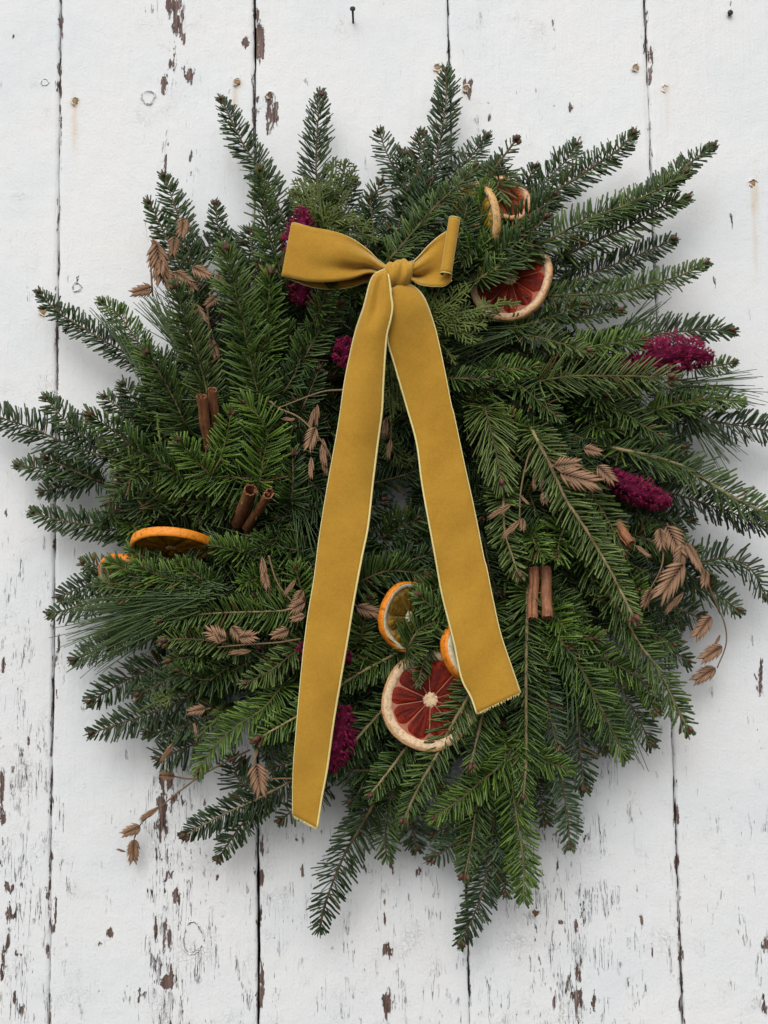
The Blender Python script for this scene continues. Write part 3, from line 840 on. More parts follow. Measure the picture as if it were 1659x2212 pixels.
# --- between and below the ribbon tails
S([(960,1000),(920,1010),(860,1030),(800,1045)], 44, 46, 'd', L=40)
S([(905,1120),(870,1135),(820,1165)], 46, 56, 'm', L=44)
S([(935,1195),(890,1210),(840,1230),(790,1240)], 66, 70, 'd', L=40)
S([(920,1240),(880,1235),(830,1235),(770,1260)], 72, 80, 'm', L=44)
S([(860,1295),(905,1290),(950,1270)], 84, 92, 'm', L=44)
S([(890,1150),(880,1190),(850,1230)], 50, 50, 'd', L=42)
S([(830,1080),(800,1100),(760,1120)], 50, 50, 'd', L=40)
S([(800,1290),(790,1330),(780,1380)], 70, 76, 'y', L=34)
S([(905,1478),(908,1455),(918,1420),(930,1390)], 80, 106, 'm', L=27, bs=.7)
S([(930,1330),(960,1310),(1000,1280)], 82, 88, 'm', L=40)
S([(870,1360),(900,1340),(940,1320)], 80, 90, 'm', L=38)
# --- lower right and bottom
S([(872,1772),(906,1697),(941,1636),(976,1566),(1008,1512),(1030,1470)], 108, 86, 'm', L=44, rad=.0026, stem='p', bs=1.4)
S([(1016,1655),(1030,1596),(1042,1545),(1060,1490)], 90, 98, 'm', L=42, rad=.0021, stem='p', style='b', bs=1.7)
S([(1130,1720),(1136,1645),(1136,1545),(1136,1445),(1138,1345),(1140,1280)], 82, 90, 'm', L=48, rad=.0024, stem='p', bs=1.1, sp=.0032)
S([(1203,1617),(1191,1556),(1175,1500),(1160,1450)], 72, 74, 's', L=42, flip=1)
S([(1350,1632),(1321,1576),(1291,1516),(1261,1456),(1226,1404),(1200,1370)], 84, 70, 'g', L=50, rad=.0019, sp=.0032, bud=0)
S([(1405,1607),(1381,1556),(1350,1500),(1320,1450)], 60, 44, 'd', L=44)
S([(1486,1577),(1451,1506),(1421,1446),(1381,1391),(1352,1340),(1320,1290)], 84, 60, 'm', L=46, rad=.0020, stem='p', bs=1.2)
S([(1416,1537),(1386,1471),(1312,1426),(1256,1396),(1200,1380)], 74, 62, 'g', L=40, rad=.0017)
S([(1262,1702),(1253,1622),(1250,1546),(1240,1470)], 66, 52, 'd', L=46)
S([(1232,1662),(1181,1646),(1130,1620)], 74, 76, 'g', L=38, bud=0)
S([(1231,1828),(1226,1761),(1216,1708),(1200,1640)], 62, 46, 's', L=38, flip=1, tint=-.1)
S([(1176,1775),(1170,1735),(1160,1680)], 52, 38, 'd', L=36)
S([(1131,1942),(1131,1860),(1116,1760),(1100,1660),(1090,1600)], 84, 62, 'g', L=48, sp=.0031, rad=.0017, stem='p', bud=0, tint=.05)
S([(936,1766),(996,1726),(1041,1686),(1082,1654),(1110,1610)], 84, 80, 'g', L=46, sp=.0031, bs=.9)
S([(1004,1892),(1018,1820),(1028,1750),(1040,1690)], 70, 56, 'm', L=40, stem='p', bs=1.2)
S([(996,2036),(1020,1985),(1041,1930),(1056,1850),(1066,1784),(1070,1710)], 64, 36, 'd', L=44, sp=.0034)
S([(930,1856),(965,1835),(1000,1800)], 58, 48, 's', L=36, flip=1, tint=-.2)
S([(935,1800),(970,1785),(1010,1760)], 54, 46, 'm', L=38)
S([(1092,1930),(1090,1870),(1082,1800)], 56, 44, 's', L=40, flip=1)
S([(1486,1428),(1445,1400),(1390,1370),(1340,1350)], 58, 44, 'd', L=44)
S([(1470,1350),(1430,1330),(1380,1305)], 56, 46, 'd', L=42)
S([(1230,1365),(1210,1345),(1190,1320)], 66, 84, 'g', L=50, style='b', bud=0)
S([(1185,1290),(1195,1310),(1215,1350)], 62, 66, 'd', L=40)
S([(1090,1430),(1080,1380),(1070,1320)], 66, 76, 'm', L=40)
S([(1085,1560),(1080,1500),(1075,1440)], 66, 66, 'd', L=42)
S([(950,1700),(930,1660),(915,1600)], 70, 66, 'd', L=44)
S([(880,1690),(890,1640),(910,1590)], 66, 62, 'd', L=42)
S([(1190,1480),(1170,1440),(1150,1400)], 62, 62, 'g', L=44)
S([(760,1730),(790,1700),(830,1650)], 60, 56, 'd', L=44)
S([(900,1830),(890,1780),(885,1720)], 52, 40, 'd', L=42)
S([(770,1800),(780,1760),(800,1700)], 50, 40, 'd', L=40)
S([(1310,1620),(1285,1560),(1260,1500)], 58, 46, 'd', L=42)
S([(650,1700),(680,1670),(720,1640)], 56, 50, 'd', L=44)

# --- dark sprigs filling the right edge
S([(1535,1262),(1480,1240),(1415,1212)], 54, 44, 'd', L=44)
S([(1512,1335),(1460,1312),(1395,1282)], 52, 42, 'd', L=46)
S([(1490,1125),(1435,1108),(1370,1088)], 54, 52, 'd', L=46)
S([(1500,1195),(1440,1180),(1375,1158)], 60, 62, 'm', L=44)
S([(1475,968),(1405,945),(1335,920)], 52, 48, 'd', L=48)
S([(1500,1010),(1440,1000),(1370,980)], 46, 40, 'd', L=46)
S([(1455,1395),(1410,1370),(1350,1330)], 56, 54, 'm', L=46)
S([(1500,930),(1450,905),(1390,880)], 46, 42, 'd', L=44)
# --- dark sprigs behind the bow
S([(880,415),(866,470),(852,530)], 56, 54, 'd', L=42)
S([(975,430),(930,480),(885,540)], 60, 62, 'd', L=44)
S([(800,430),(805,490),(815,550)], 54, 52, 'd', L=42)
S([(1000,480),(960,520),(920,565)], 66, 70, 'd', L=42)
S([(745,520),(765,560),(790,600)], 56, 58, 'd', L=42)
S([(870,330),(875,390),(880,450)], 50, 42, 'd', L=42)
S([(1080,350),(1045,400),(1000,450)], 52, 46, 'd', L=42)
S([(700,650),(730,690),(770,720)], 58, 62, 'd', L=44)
# --- sprigs lying over the citrus slices
S([(238,1085),(262,1055),(300,1020)], 84, 88, 'm', L=44)
S([(262,1030),(280,1060),(310,1095)], 82, 86, 'd', L=44)
S([(300,1045),(270,1075),(240,1110)], 66, 74, 'm', L=40)
S([(240,1215),(280,1235),(330,1265)], 92, 98, 'g', L=40, bud=0, style='b')
S([(215,1262),(255,1262),(320,1275)], 90, 96, 'm', L=40, bud=0)
S([(300,1225),(350,1245),(410,1255)], 94, 106, 'g', L=42, bud=0, style='b')
S([(385,1215),(410,1235),(450,1260)], 92, 106, 'm', L=38, bud=0, style='b')
S([(975,1330),(940,1345),(905,1360),(880,1400)], 98, 106, 'm', L=46)
S([(905,1285),(925,1305),(960,1320)], 96, 106, 'm', L=44)
S([(1000,560),(1030,500),(1058,440),(1075,400)], 92, 96, 'm', L=50, bud=0)
S([(1010,440),(1000,480),(985,530)], 92, 104, 'd', L=46, bud=0)
S([(1130,500),(1085,525),(1040,565)], 92, 98, 'm', L=50)
S([(1180,470),(1130,515),(1070,560)], 96, 98, 'd', L=46)
S([(1075,1000),(1100,1040),(1130,1080)], 62, 64, 'd', L=46)
S([(1180,930),(1150,960),(1130,1000)], 66, 70, 'd', L=46)
S([(1020,900),(1050,890),(1090,880)], 58, 60, 'd', L=46)
S([(1110,880),(1130,920),(1160,960)], 70, 74, 'd', L=44)
S([(720,1100),(690,1060),(660,1030)], 62, 66, 'd', L=46)
S([(560,1160),(600,1180),(650,1190)], 66, 72, 'm', L=46)
S([(700,1250),(660,1220),(620,1200)], 64, 70, 'd', L=46)
# --- the mass of greenery between them: sprigs set round the ring, fanning outward
nfill = 0
KEEP = [(930,1512,115),(870,1332,75),(1014,1402,60),(1110,604,95),(1095,420,65),(1040,490,60),(370,1175,95),(250,1235,60),(262,1058,40),(440,900,65),(470,900,60),(530,1100,55),(570,1090,50),(1165,1275,80),(1355,1160,45),
        (655,480,55),(745,760,45),(1465,765,85),(1375,1055,85),(735,1590,60),(1535,1390,70),(1460,1230,85),(1265,1010,85),(1130,1090,70),(370,560,80),(430,690,45),(682,960,65),(540,1375,80),(640,1300,60),(560,1690,45),(985,680,80),(720,420,80)]
def clear(x, y):
    return all(math.hypot(x - a, y - b) > r for a, b, r in KEEP)
for k in range(900):
    if nfill >= 83: break
    th = k * 2.39996 + rng.uniform(-0.1, 0.1)
    fwd = k % 5 < 3
    r0 = rng.uniform(230, 520)
    ln = rng.uniform(70, 130) if fwd else rng.uniform(120, 210)
    dth = rng.normal(0, 0.55)
    x0, y0 = 850 + r0 * math.cos(th) * 1.04, 1090 + r0 * math.sin(th)
    dx, dy = math.cos(th + dth), math.sin(th + dth)
    rmax = 640 if (dy < -0.2 or dx < -.3) else 600
    x1, y1 = x0 + dx * ln, y0 + dy * ln
    if math.hypot(x1 - 850, y1 - 1090) > rmax: continue
    if fwd and not (clear(x1, y1) and clear((x0 + x1) / 2, (y0 + y1) / 2)): continue
    bend = rng.normal(0, 20)
    xm, ym = (x0 + x1) / 2 - dy * bend, (y0 + y1) / 2 + dx * bend
    if fwd:
        hb = rng.uniform(36, 52)
        S([(x1, y1), (xm, ym), (x0, y0)], hb, hb + rng.uniform(24, 44), random.choice('mmgdgm'), L=rng.uniform(42, 54), sp=.0038, style='b', bud=1 if rng.random() < .7 else 0, tint=-.04)
    else:
        hb = rng.uniform(32, 60)
        S([(x1, y1), (xm, ym), (x0, y0)], hb, hb + rng.uniform(-6, 16), random.choice('ddmmg'), L=rng.uniform(38, 50), sp=.0040, bud=1 if rng.random() < .6 else 0)
    nfill += 1
# deeper layers nobody could count, one mass
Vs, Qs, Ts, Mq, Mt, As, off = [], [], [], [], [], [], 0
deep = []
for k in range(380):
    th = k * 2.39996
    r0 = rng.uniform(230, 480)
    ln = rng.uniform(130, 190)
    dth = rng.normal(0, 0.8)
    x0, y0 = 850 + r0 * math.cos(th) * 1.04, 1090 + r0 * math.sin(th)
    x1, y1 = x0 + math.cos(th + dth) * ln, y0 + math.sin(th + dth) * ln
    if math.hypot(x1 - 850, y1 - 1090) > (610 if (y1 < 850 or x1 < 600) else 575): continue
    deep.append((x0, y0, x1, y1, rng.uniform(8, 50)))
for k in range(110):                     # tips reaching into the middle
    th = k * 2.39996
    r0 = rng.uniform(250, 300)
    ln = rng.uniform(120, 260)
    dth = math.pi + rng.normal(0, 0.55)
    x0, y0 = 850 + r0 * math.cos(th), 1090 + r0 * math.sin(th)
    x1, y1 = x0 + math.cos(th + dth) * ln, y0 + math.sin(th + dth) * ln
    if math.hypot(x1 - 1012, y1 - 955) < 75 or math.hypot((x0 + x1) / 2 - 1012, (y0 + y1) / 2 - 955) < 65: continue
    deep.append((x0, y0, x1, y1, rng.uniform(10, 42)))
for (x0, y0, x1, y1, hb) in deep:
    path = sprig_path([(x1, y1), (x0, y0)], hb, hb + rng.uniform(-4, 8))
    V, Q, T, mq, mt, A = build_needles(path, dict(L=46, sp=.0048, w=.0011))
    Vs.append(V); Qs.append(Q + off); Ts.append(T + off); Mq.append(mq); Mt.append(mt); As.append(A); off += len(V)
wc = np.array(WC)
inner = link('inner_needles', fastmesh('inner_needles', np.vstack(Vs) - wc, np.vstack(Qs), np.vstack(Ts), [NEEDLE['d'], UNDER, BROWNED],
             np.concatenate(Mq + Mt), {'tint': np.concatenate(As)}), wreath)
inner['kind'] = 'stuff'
# unseen ring of twigs, added to keep the inside of the wreath dark
g = Geo()
for k in range(16):
    a0 = rng.uniform(0, 6.28)
    an = np.linspace(0, 2 * math.pi, 72)
    rr = 0.148 + 0.020 * math.cos(a0) + 0.004 * np.sin(5 * an + a0)
    hh = 0.030 + 0.016 * math.sin(a0) + 0.004 * np.sin(7 * an + 2 * a0)
    tube(g, np.stack([np.cos(an) * rr, -hh, np.sin(an) * rr], -1), 0.0028, 6, rng.uniform(.1, .6), cap=False, jit=.05)
link('unseen_twig_ring', g.mesh('unseen_twig_ring', STEM), wreath)

# cedar sprays
def cedar(pts, hb, ht, wid=42, lo=0.5, sub=True):
    path = sprig_path(pts, hb, ht, 24)
    loc = path[0]
    g = Geo()
    L = np.linalg.norm(np.diff(path, axis=0), axis=1).sum()
    T, N, B = frames(path)
    def twig(p0, d, ln, r, a):
        m = max(4, int(ln / 0.0011))
        m -= m % 2
        t = np.linspace(0, 1, m)
        bend = N[0] * 0.1 * rng.normal()
        pp = p0 + d * (t * ln)[:, None] + bend * (t ** 2 * ln)[:, None]
        rad = np.where(np.arange(m) % 2 == 0, 0.68, 1.12) * r
        rad[-1] = r * 0.45
        tube(g, pp - loc, rad, 5, np.clip(a + rng.normal(0, .12), 0, 1), flat=0.6)
    m = int(L / 0.0012)
    m -= m % 2
    pp = spline(path, max(m, 6))
    tube(g, pp - loc, np.where(np.arange(len(pp)) % 2 == 0, 0.8, 1.15) * 0.0011, 5, lo, flat=0.7)
    nb = max(4, int(L / 0.0042))
    for k in range(nb):
        f = (k + 0.5) / nb
        i = min(int(f * (len(path) - 1)), len(path) - 2)
        side = 1 if k % 2 else -1
        ln = 0.88 * wid * PX * math.sin(min(1, (1 - f) * 1.6 + 0.25) * math.pi / 2) * rng.uniform(.75, 1.1)
        d = unit(T[i] * 0.80 + B[i] * side * 0.62 + N[i] * rng.normal(0.05, 0.12))
        a = np.clip(lo + rng.normal(0.05, .15), 0, 1)
        twig(path[i], d, ln, 0.00085, a)
        if sub and ln > 0.007:
            for q in range(int(ln / 0.0026)):
                s2 = 1 if q % 2 else -1
                pb = path[i] + d * (q + 0.8) * 0.0026
                b2 = unit(np.cross(N[i], d))
                d2 = unit(d * 0.82 + b2 * s2 * 0.58 + N[i] * rng.normal(0.05, .12))
                twig(pb, d2, min(0.0085, (ln - (q + .5) * 0.0026) * 0.75 + .002), 0.00078, np.clip(a + .12, 0, 1))
    o = link('cedar_sprig', g.mesh('cedar_sprig', CEDAR), wreath)
    o.location = Vector(loc - wc)

for pts, hb, ht, wd, lo in [
    ([(1125, 652), (1060, 662), (1000, 675), (925, 690)], 100, 112, 34, .65), ([(952, 614), (940, 645), (922, 685)], 100, 112, 34, .7),
    ([(1012, 622), (980, 648), (930, 690)], 102, 116, 44, .7), ([(1035, 737), (990, 715), (935, 698)], 100, 106, 40, .55),
    ([(1052, 705), (1005, 698), (940, 694)], 100, 110, 40, .6), ([(985, 790), (968, 762), (945, 735)], 88, 96, 30, .55), ([(1080, 675), (1030, 682), (960, 690)], 96, 104, 36, .5),
    ([(748, 343), (738, 390), (715, 450), (700, 500)], 72, 56, 40, .15), ([(720, 340), (716, 390), (705, 440)], 70, 60, 36, .3),
    ([(770, 358), (745, 400), (715, 450)], 72, 58, 40, .15), ([(648, 385), (668, 430), (690, 490)], 72, 66, 52, .5), ([(630, 415), (655, 450), (690, 500)], 70, 64, 44, .55),
    ([(800, 490), (760, 480), (710, 485)], 80, 84, 48, .35), ([(770, 465), (735, 470), (700, 490)], 82, 90, 46, .4), ([(690, 400), (692, 440), (700, 490)], 78, 78, 50, .4), ([(820, 520), (780, 505), (730, 500)], 80, 84, 44, .3),
    ([(340, 895), (342, 925), (348, 965)], 80, 88, 16, .8), ([(850, 905), (848, 860), (845, 800)], 80, 90, 40, .55), ([(875, 890), (860, 850), (850, 800)], 80, 86, 40, .5),
    ([(890, 1000), (860, 985), (830, 960)], 50, 50, 44, .2), ([(298, 1540), (335, 1518), (375, 1500)], 74, 78, 26, .35), ([(420, 1600), (440, 1580), (470, 1550)], 78, 82, 24, .35), ([(905, 880), (880, 850), (860, 810)], 76, 80, 44, .3)]:
    cedar(pts, hb, ht, wd, lo)

# long pine needles in tufts
def pine(base, tip, hb, ht, n, spread, lo=0.45):
    p0 = P(*base, hb / 1000)
    p1 = P(*tip, ht / 1000)
    g = Geo()
    ax = p1 - p0
    L = np.linalg.norm(ax)
    T = ax / L
    b1 = unit(np.cross(T, np.array([0, -1.0, 0.1])))
    b2 = np.cross(T, b1)
    for k in range(n):
        s = rng.uniform(-0.12, 0.22)
        st = p0 + ax * s + b1 * rng.normal(0, 0.003) + b2 * rng.normal(0, 0.003)
        d = unit(T + b1 * rng.normal(0, spread) + b2 * rng.normal(0, spread * .5))
        ln = L * rng.uniform(0.72, 1.0)
        cv = (b1 * rng.normal(0, .05) + b2 * rng.normal(0, .04) + np.array([0, 0, -0.03])) * ln
        t = np.linspace(0, 1, 7)[:, None]
        pp = st + d * ln * t + cv * t ** 2
        if pp[:, 1].max() > -0.004: continue
        tube(g, pp - p0, np.linspace(0.00062, 0.00030, 7), 4, np.clip(rng.normal(lo, .22), 0, 1), cap=False)
    o = link('pine_tuft', g.mesh('pine_tuft', PINE), wreath)
    o.location = Vector(p0 - wc)
for a in [((1430, 835), (1640, 838), 62, 50, 26, .09), ((1470, 875), (1590, 985), 60, 48, 34, .13), ((1370, 700), (1450, 648), 62, 54, 10, .12),
          ((420, 1295), (165, 1345), 104, 76, 90, .17, .62), ((440, 1285), (205, 1285), 106, 88, 54, .13, .62), ((410, 1320), (180, 1400), 98, 70, 46, .14, .6), ((470, 1275), (280, 1240), 106, 100, 30, .2, .6),
          ((400, 765), (318, 640), 84, 84, 44, .13), ((305, 805), (222, 660), 72, 66, 26, .10), ((1140, 715), (955, 748), 80, 84, 22, .14), ((420, 700), (360, 590), 70, 70, 24, .15),
          ((1180, 1330), (1250, 1480), 76, 74, 16, .2), ((1310, 1480), (1370, 1640), 62, 54, 20, .12), ((640, 1080), (670, 1190), 70, 80, 14, .2), ((440, 1140), (560, 1260), 70, 84, 16, .25), ((1260, 560), (1180, 640), 70, 70, 12, .2),
          ((1230, 1420), (1260, 1560), 80, 78, 12, .15), ((420, 1190), (330, 1280), 88, 92, 20, .25)]:
    pine(*a)

# ------------------------------------------------------------------ dried citrus slices
def citrus_mats(key, peel, pith, flesh_lo, flesh_hi):
    pm, t, b = nodes_of('peel_' + key)
    n = noise(t, objcoord(t), 260, 4, 0.6)
    t.links.new(ramp(t, n, [(0.32, tuple(c * 0.42 for c in peel)), (0.46, peel), (0.7, tuple(min(1, c * 1.15) for c in peel))]), b.inputs['Base Color'])
    b.inputs['Roughness'].default_value = 0.55
    bump(t, b, noise(t, objcoord(t), 900, 3), 0.5, 0.0006)
    qm, t, b = nodes_of('pith_' + key)
    n = noise(t, objcoord(t), 330, 4, 0.6)
    t.links.new(ramp(t, n, [(0.30, tuple(c * 0.55 for c in pith)), (0.5, pith), (0.7, tuple(min(1, c * 1.1) for c in pith))]), b.inputs['Base Color'])
    b.inputs['Roughness'].default_value = 0.75
    bump(t, b, n, 0.6, 0.0009)
    fm, t, b = nodes_of('flesh_' + key)
    n = noise(t, objcoord(t), 520, 5, 0.65, 1.2)
    f = math_(t, 'ADD', math_(t, 'MULTIPLY', attr(t, 'tint'), 0.75), math_(t, 'MULTIPLY', math_(t, 'SUBTRACT', n, 0.5), 0.9), clamp=True)
    mid = tuple((a + c) * .33 for a, c in zip(flesh_lo, flesh_hi))
    t.links.new(ramp(t, f, [(0.12, flesh_lo), (0.45, mid), (0.80, flesh_hi), (1.0, tuple(min(1, c * 1.5 + .02) for c in flesh_hi))]), b.inputs['Base Color'])
    b.inputs['Roughness'].default_value = 0.45
    b.inputs['Specular IOR Level'].default_value = 0.18
    bump(t, b, f, 0.8, 0.0014)
    mb = tint_mat('membrane_' + key, tuple(a * .45 + c * .10 for a, c in zip(flesh_hi, pith)), tuple(a * .6 + c * .30 for a, c in zip(flesh_hi, pith)), rough=0.5, nscale=420, namt=.6)
    return pm, qm, fm, mb
CIT = {
    'blood': citrus_mats('blood', (0.56, 0.30, 0.13), (0.72, 0.51, 0.31), (0.050, 0.003, 0.002), (0.40, 0.030, 0.008)),
    'red': citrus_mats('red', (0.66, 0.26, 0.07), (0.72, 0.45, 0.26), (0.26, 0.035, 0.010), (0.66, 0.160, 0.035)),
    'orange': citrus_mats('orange', (0.80, 0.235, 0.010), (0.66, 0.58, 0.38), (0.10, 0.055, 0.004), (0.36, 0.20, 0.022)),
    'amber': citrus_mats('amber', (0.80, 0.26, 0.012), (0.55, 0.34, 0.10), (0.24, 0.085, 0.006), (0.62, 0.28, 0.024)),
    'pale': citrus_mats('pale', (0.62, 0.36, 0.13), (0.74, 0.60, 0.36), (0.28, 0.13, 0.010), (0.60, 0.33, 0.035)),
}
def citrus(x, y, h, rpx, nrm, kind, label, th=0.006, rot=0.0, nseg=10, pithw=0.16, curl=0.0, curl2=0.0, name='orange_slice'):
    c = P(x, y, h / 1000)
    R = rpx * PX * (DIST - h / 1000) / DIST
    o = thing(name, label, 'citrus slice', c, 'dried citrus slices in the wreath')
    n = unit(np.array(nrm, float))
    ux = unit(np.cross(np.array([0.0, 0, 1]), n)) if abs(n[2]) < .95 else np.array([1.0, 0, 0])
    uy = np.cross(n, ux)
    M = Matrix(((ux[0], uy[0], n[0]), (ux[1], uy[1], n[1]), (ux[2], uy[2], n[2])))
    o.rotation_euler = (M @ Matrix.Rotation(rot, 3, 'Z')).to_euler()
    peel, pith, flesh, memb = CIT[kind]
    def warp(V):
        V = np.array(V, float)
        V[:, 2] += (curl * V[:, 0] ** 2 + curl2 * V[:, 1] ** 2) / R + 0.02 * R * np.sin(3 * np.arctan2(V[:, 1], V[:, 0]) + x) * (np.hypot(V[:, 0], V[:, 1]) / R) ** 2
        return V
    ns = 56
    an = np.arange(ns) / ns * 2 * math.pi
    wob = 1 + 0.030 * np.sin(2 * an + x) + 0.012 * np.sin(5 * an + y) + rng.normal(0, .004, ns)
    def lathe(prof, m):
        V = []
        for (r, z) in prof:
            V += [(r * R * wob[q] * math.cos(an[q]), r * R * wob[q] * math.sin(an[q]), z) for q in range(ns)]
        Q = [(i * ns + q, i * ns + (q + 1) % ns, (i + 1) * ns + (q + 1) % ns, (i + 1) * ns + q) for i in range(len(prof) - 1) for q in range(ns)]
        g = Geo()
        g.add(warp(V), Q)
        return g.mesh(m[0], m[1])
    hz = th / 2
    # peel: outer band with rounded lips; pith: both faces inside it
    link('peel', lathe([(0.955, -hz * .98), (0.985, -hz * .92), (1.0, -hz * .5), (1.004, 0), (1.0, hz * .5), (0.985, hz * .95), (0.955, hz * 1.0)], ('peel', peel)), o)
    pm = lathe([(0.04, -hz * .75), (0.5, -hz * .8), (0.96, -hz * .93), (0.958, hz * .93), (1 - pithw * .5, hz * 1.0), (1 - pithw * .96, hz * .85), (0.985 - pithw, hz * .15)], ('pith', pith))
    link('pith', pm, o)
    link('membrane', lathe([(1.0 - pithw, hz * .22), (0.5, hz * .30), (0.13, hz * .34), (0.10, hz * .3)], ('membrane', memb)), o)
    wob = 1 + 0.22 * np.sin(an * nseg + x) * rng.uniform(.4, 1, ns) + rng.normal(0, .06, ns)
    link('core', lathe([(0.15, hz * .3), (0.115, hz * .75), (0.05, hz * .9), (0.0, hz * .7)], ('core', pith)), o)
    # flesh segments, each a puckered wedge
    r1 = 1 - pithw
    wid_ = rng.uniform(.72, 1.3, nseg)
    wid_ = wid_ / wid_.sum() * 2 * math.pi
    cut_ = np.cumsum(wid_)
    for k in range(nseg):
        a0 = cut_[k] - wid_[k] / 2
        half = wid_[k] / 2 * rng.uniform(.96, 1.0)
        shr = rng.uniform(.94, 1.01)
        g = Geo()
        nu, nv = 15, 13
        At = np.zeros((nu, nv))
        G = np.zeros((nu, nv, 3))
        for i in range(nu):
            f = i / (nu - 1)
            for j in range(nv):
                s = j / (nv - 1) * 2 - 1
                rim = r1 * shr * (1 - 0.11 * abs(s) ** 3) + .012 * math.sin(s * 4 + k)
                r = 0.14 + (rim - 0.14) * f
                wa = half - 0.007 / r
                if f > .86: wa *= 1 - ((f - .86) / .14) ** 2 * .16
                e = (1 - abs(s) ** 4) * (1 - abs(2 * f - 1) ** 6)
                z = hz * (0.34 + 0.62 * e) + rng.normal(0, .00030) * e
                fib = float(vnoise(np.array((a0 + wa * s) * 14.0), np.array(f * 2.2 + k), 71))
                At[i, j] = 0.18 + 0.62 * fib + 0.28 * max(0, f - .72) / .28 + 0.15 * abs(s) ** 3
                z += (fib - .5) * .0011 * e
                G[i, j] = (r * R * math.cos(a0 + wa * s), r * R * math.sin(a0 + wa * s), z)
        a = np.arange(nu * nv).reshape(nu, nv)
        Q = np.stack([a[:-1, :-1], a[1:, :-1], a[1:, 1:], a[:-1, 1:]], -1).reshape(-1, 4)
        g.add(warp(G.reshape(-1, 3)), Q, (), np.clip(At.ravel(), 0, 1))
        link('segment', g.mesh('segment', flesh), o)
    return o

citrus(930, 1512, 94, 106, (-0.12, -1, 0.10), 'blood', 'large blood orange slice with pale rind beside the end of the right ribbon tail', th=.007, rot=.3, pithw=.20, nseg=10, curl=.06, curl2=-.05)
citrus(882, 1332, 92, 78, (0.66, -0.74, -0.05), 'orange', 'orange slice with olive flesh and bright rind seen half edge-on between the ribbon tails', th=.007, rot=.5, pithw=.17, nseg=8)
citrus(1014, 1402, 100, 72, (0.62, -0.78, 0.10), 'orange', 'orange slice with white pith peeking out from under the right ribbon tail', th=.009, rot=.2, pithw=.42, nseg=8)
citrus(1104, 604, 80, 97, (-0.38, -0.9, 0.20), 'blood', 'dark blood orange slice with broad pale rind right of the bow', th=.007, rot=.1, pithw=.17, nseg=10, curl=.08, curl2=-.04)
citrus(1090, 430, 85, 60, (0.25, -0.9, 0.30), 'red', 'small red orange slice, topmost of the citrus, against the white wall', th=.006, rot=.4, pithw=.20, nseg=9)
citrus(1022, 484, 78, 92, (-0.86, -0.50, -0.12), 'pale', 'yellow orange slice with pale rind turned edge-on just right of the bow', th=.007, rot=.7, pithw=.12, nseg=9)
citrus(370, 1178, 86, 90, (0.05, -0.27, -0.96), 'amber', 'bright orange slice lying nearly flat on the left side with its rind on top', th=.0085, rot=.2, pithw=.10, nseg=9)
citrus(282, 1256, 72, 74, (-0.30, -0.66, -0.68), 'orange', 'yellow orange slice at the left edge under the flat orange slice', th=.007, rot=.6, pithw=.16, nseg=9)
citrus(282, 1056, 56, 42, (0.25, -0.95, 0.05), 'red', 'small reddish slice half hidden behind fir needles on the left', th=.006, rot=.2, pithw=.20, nseg=8)

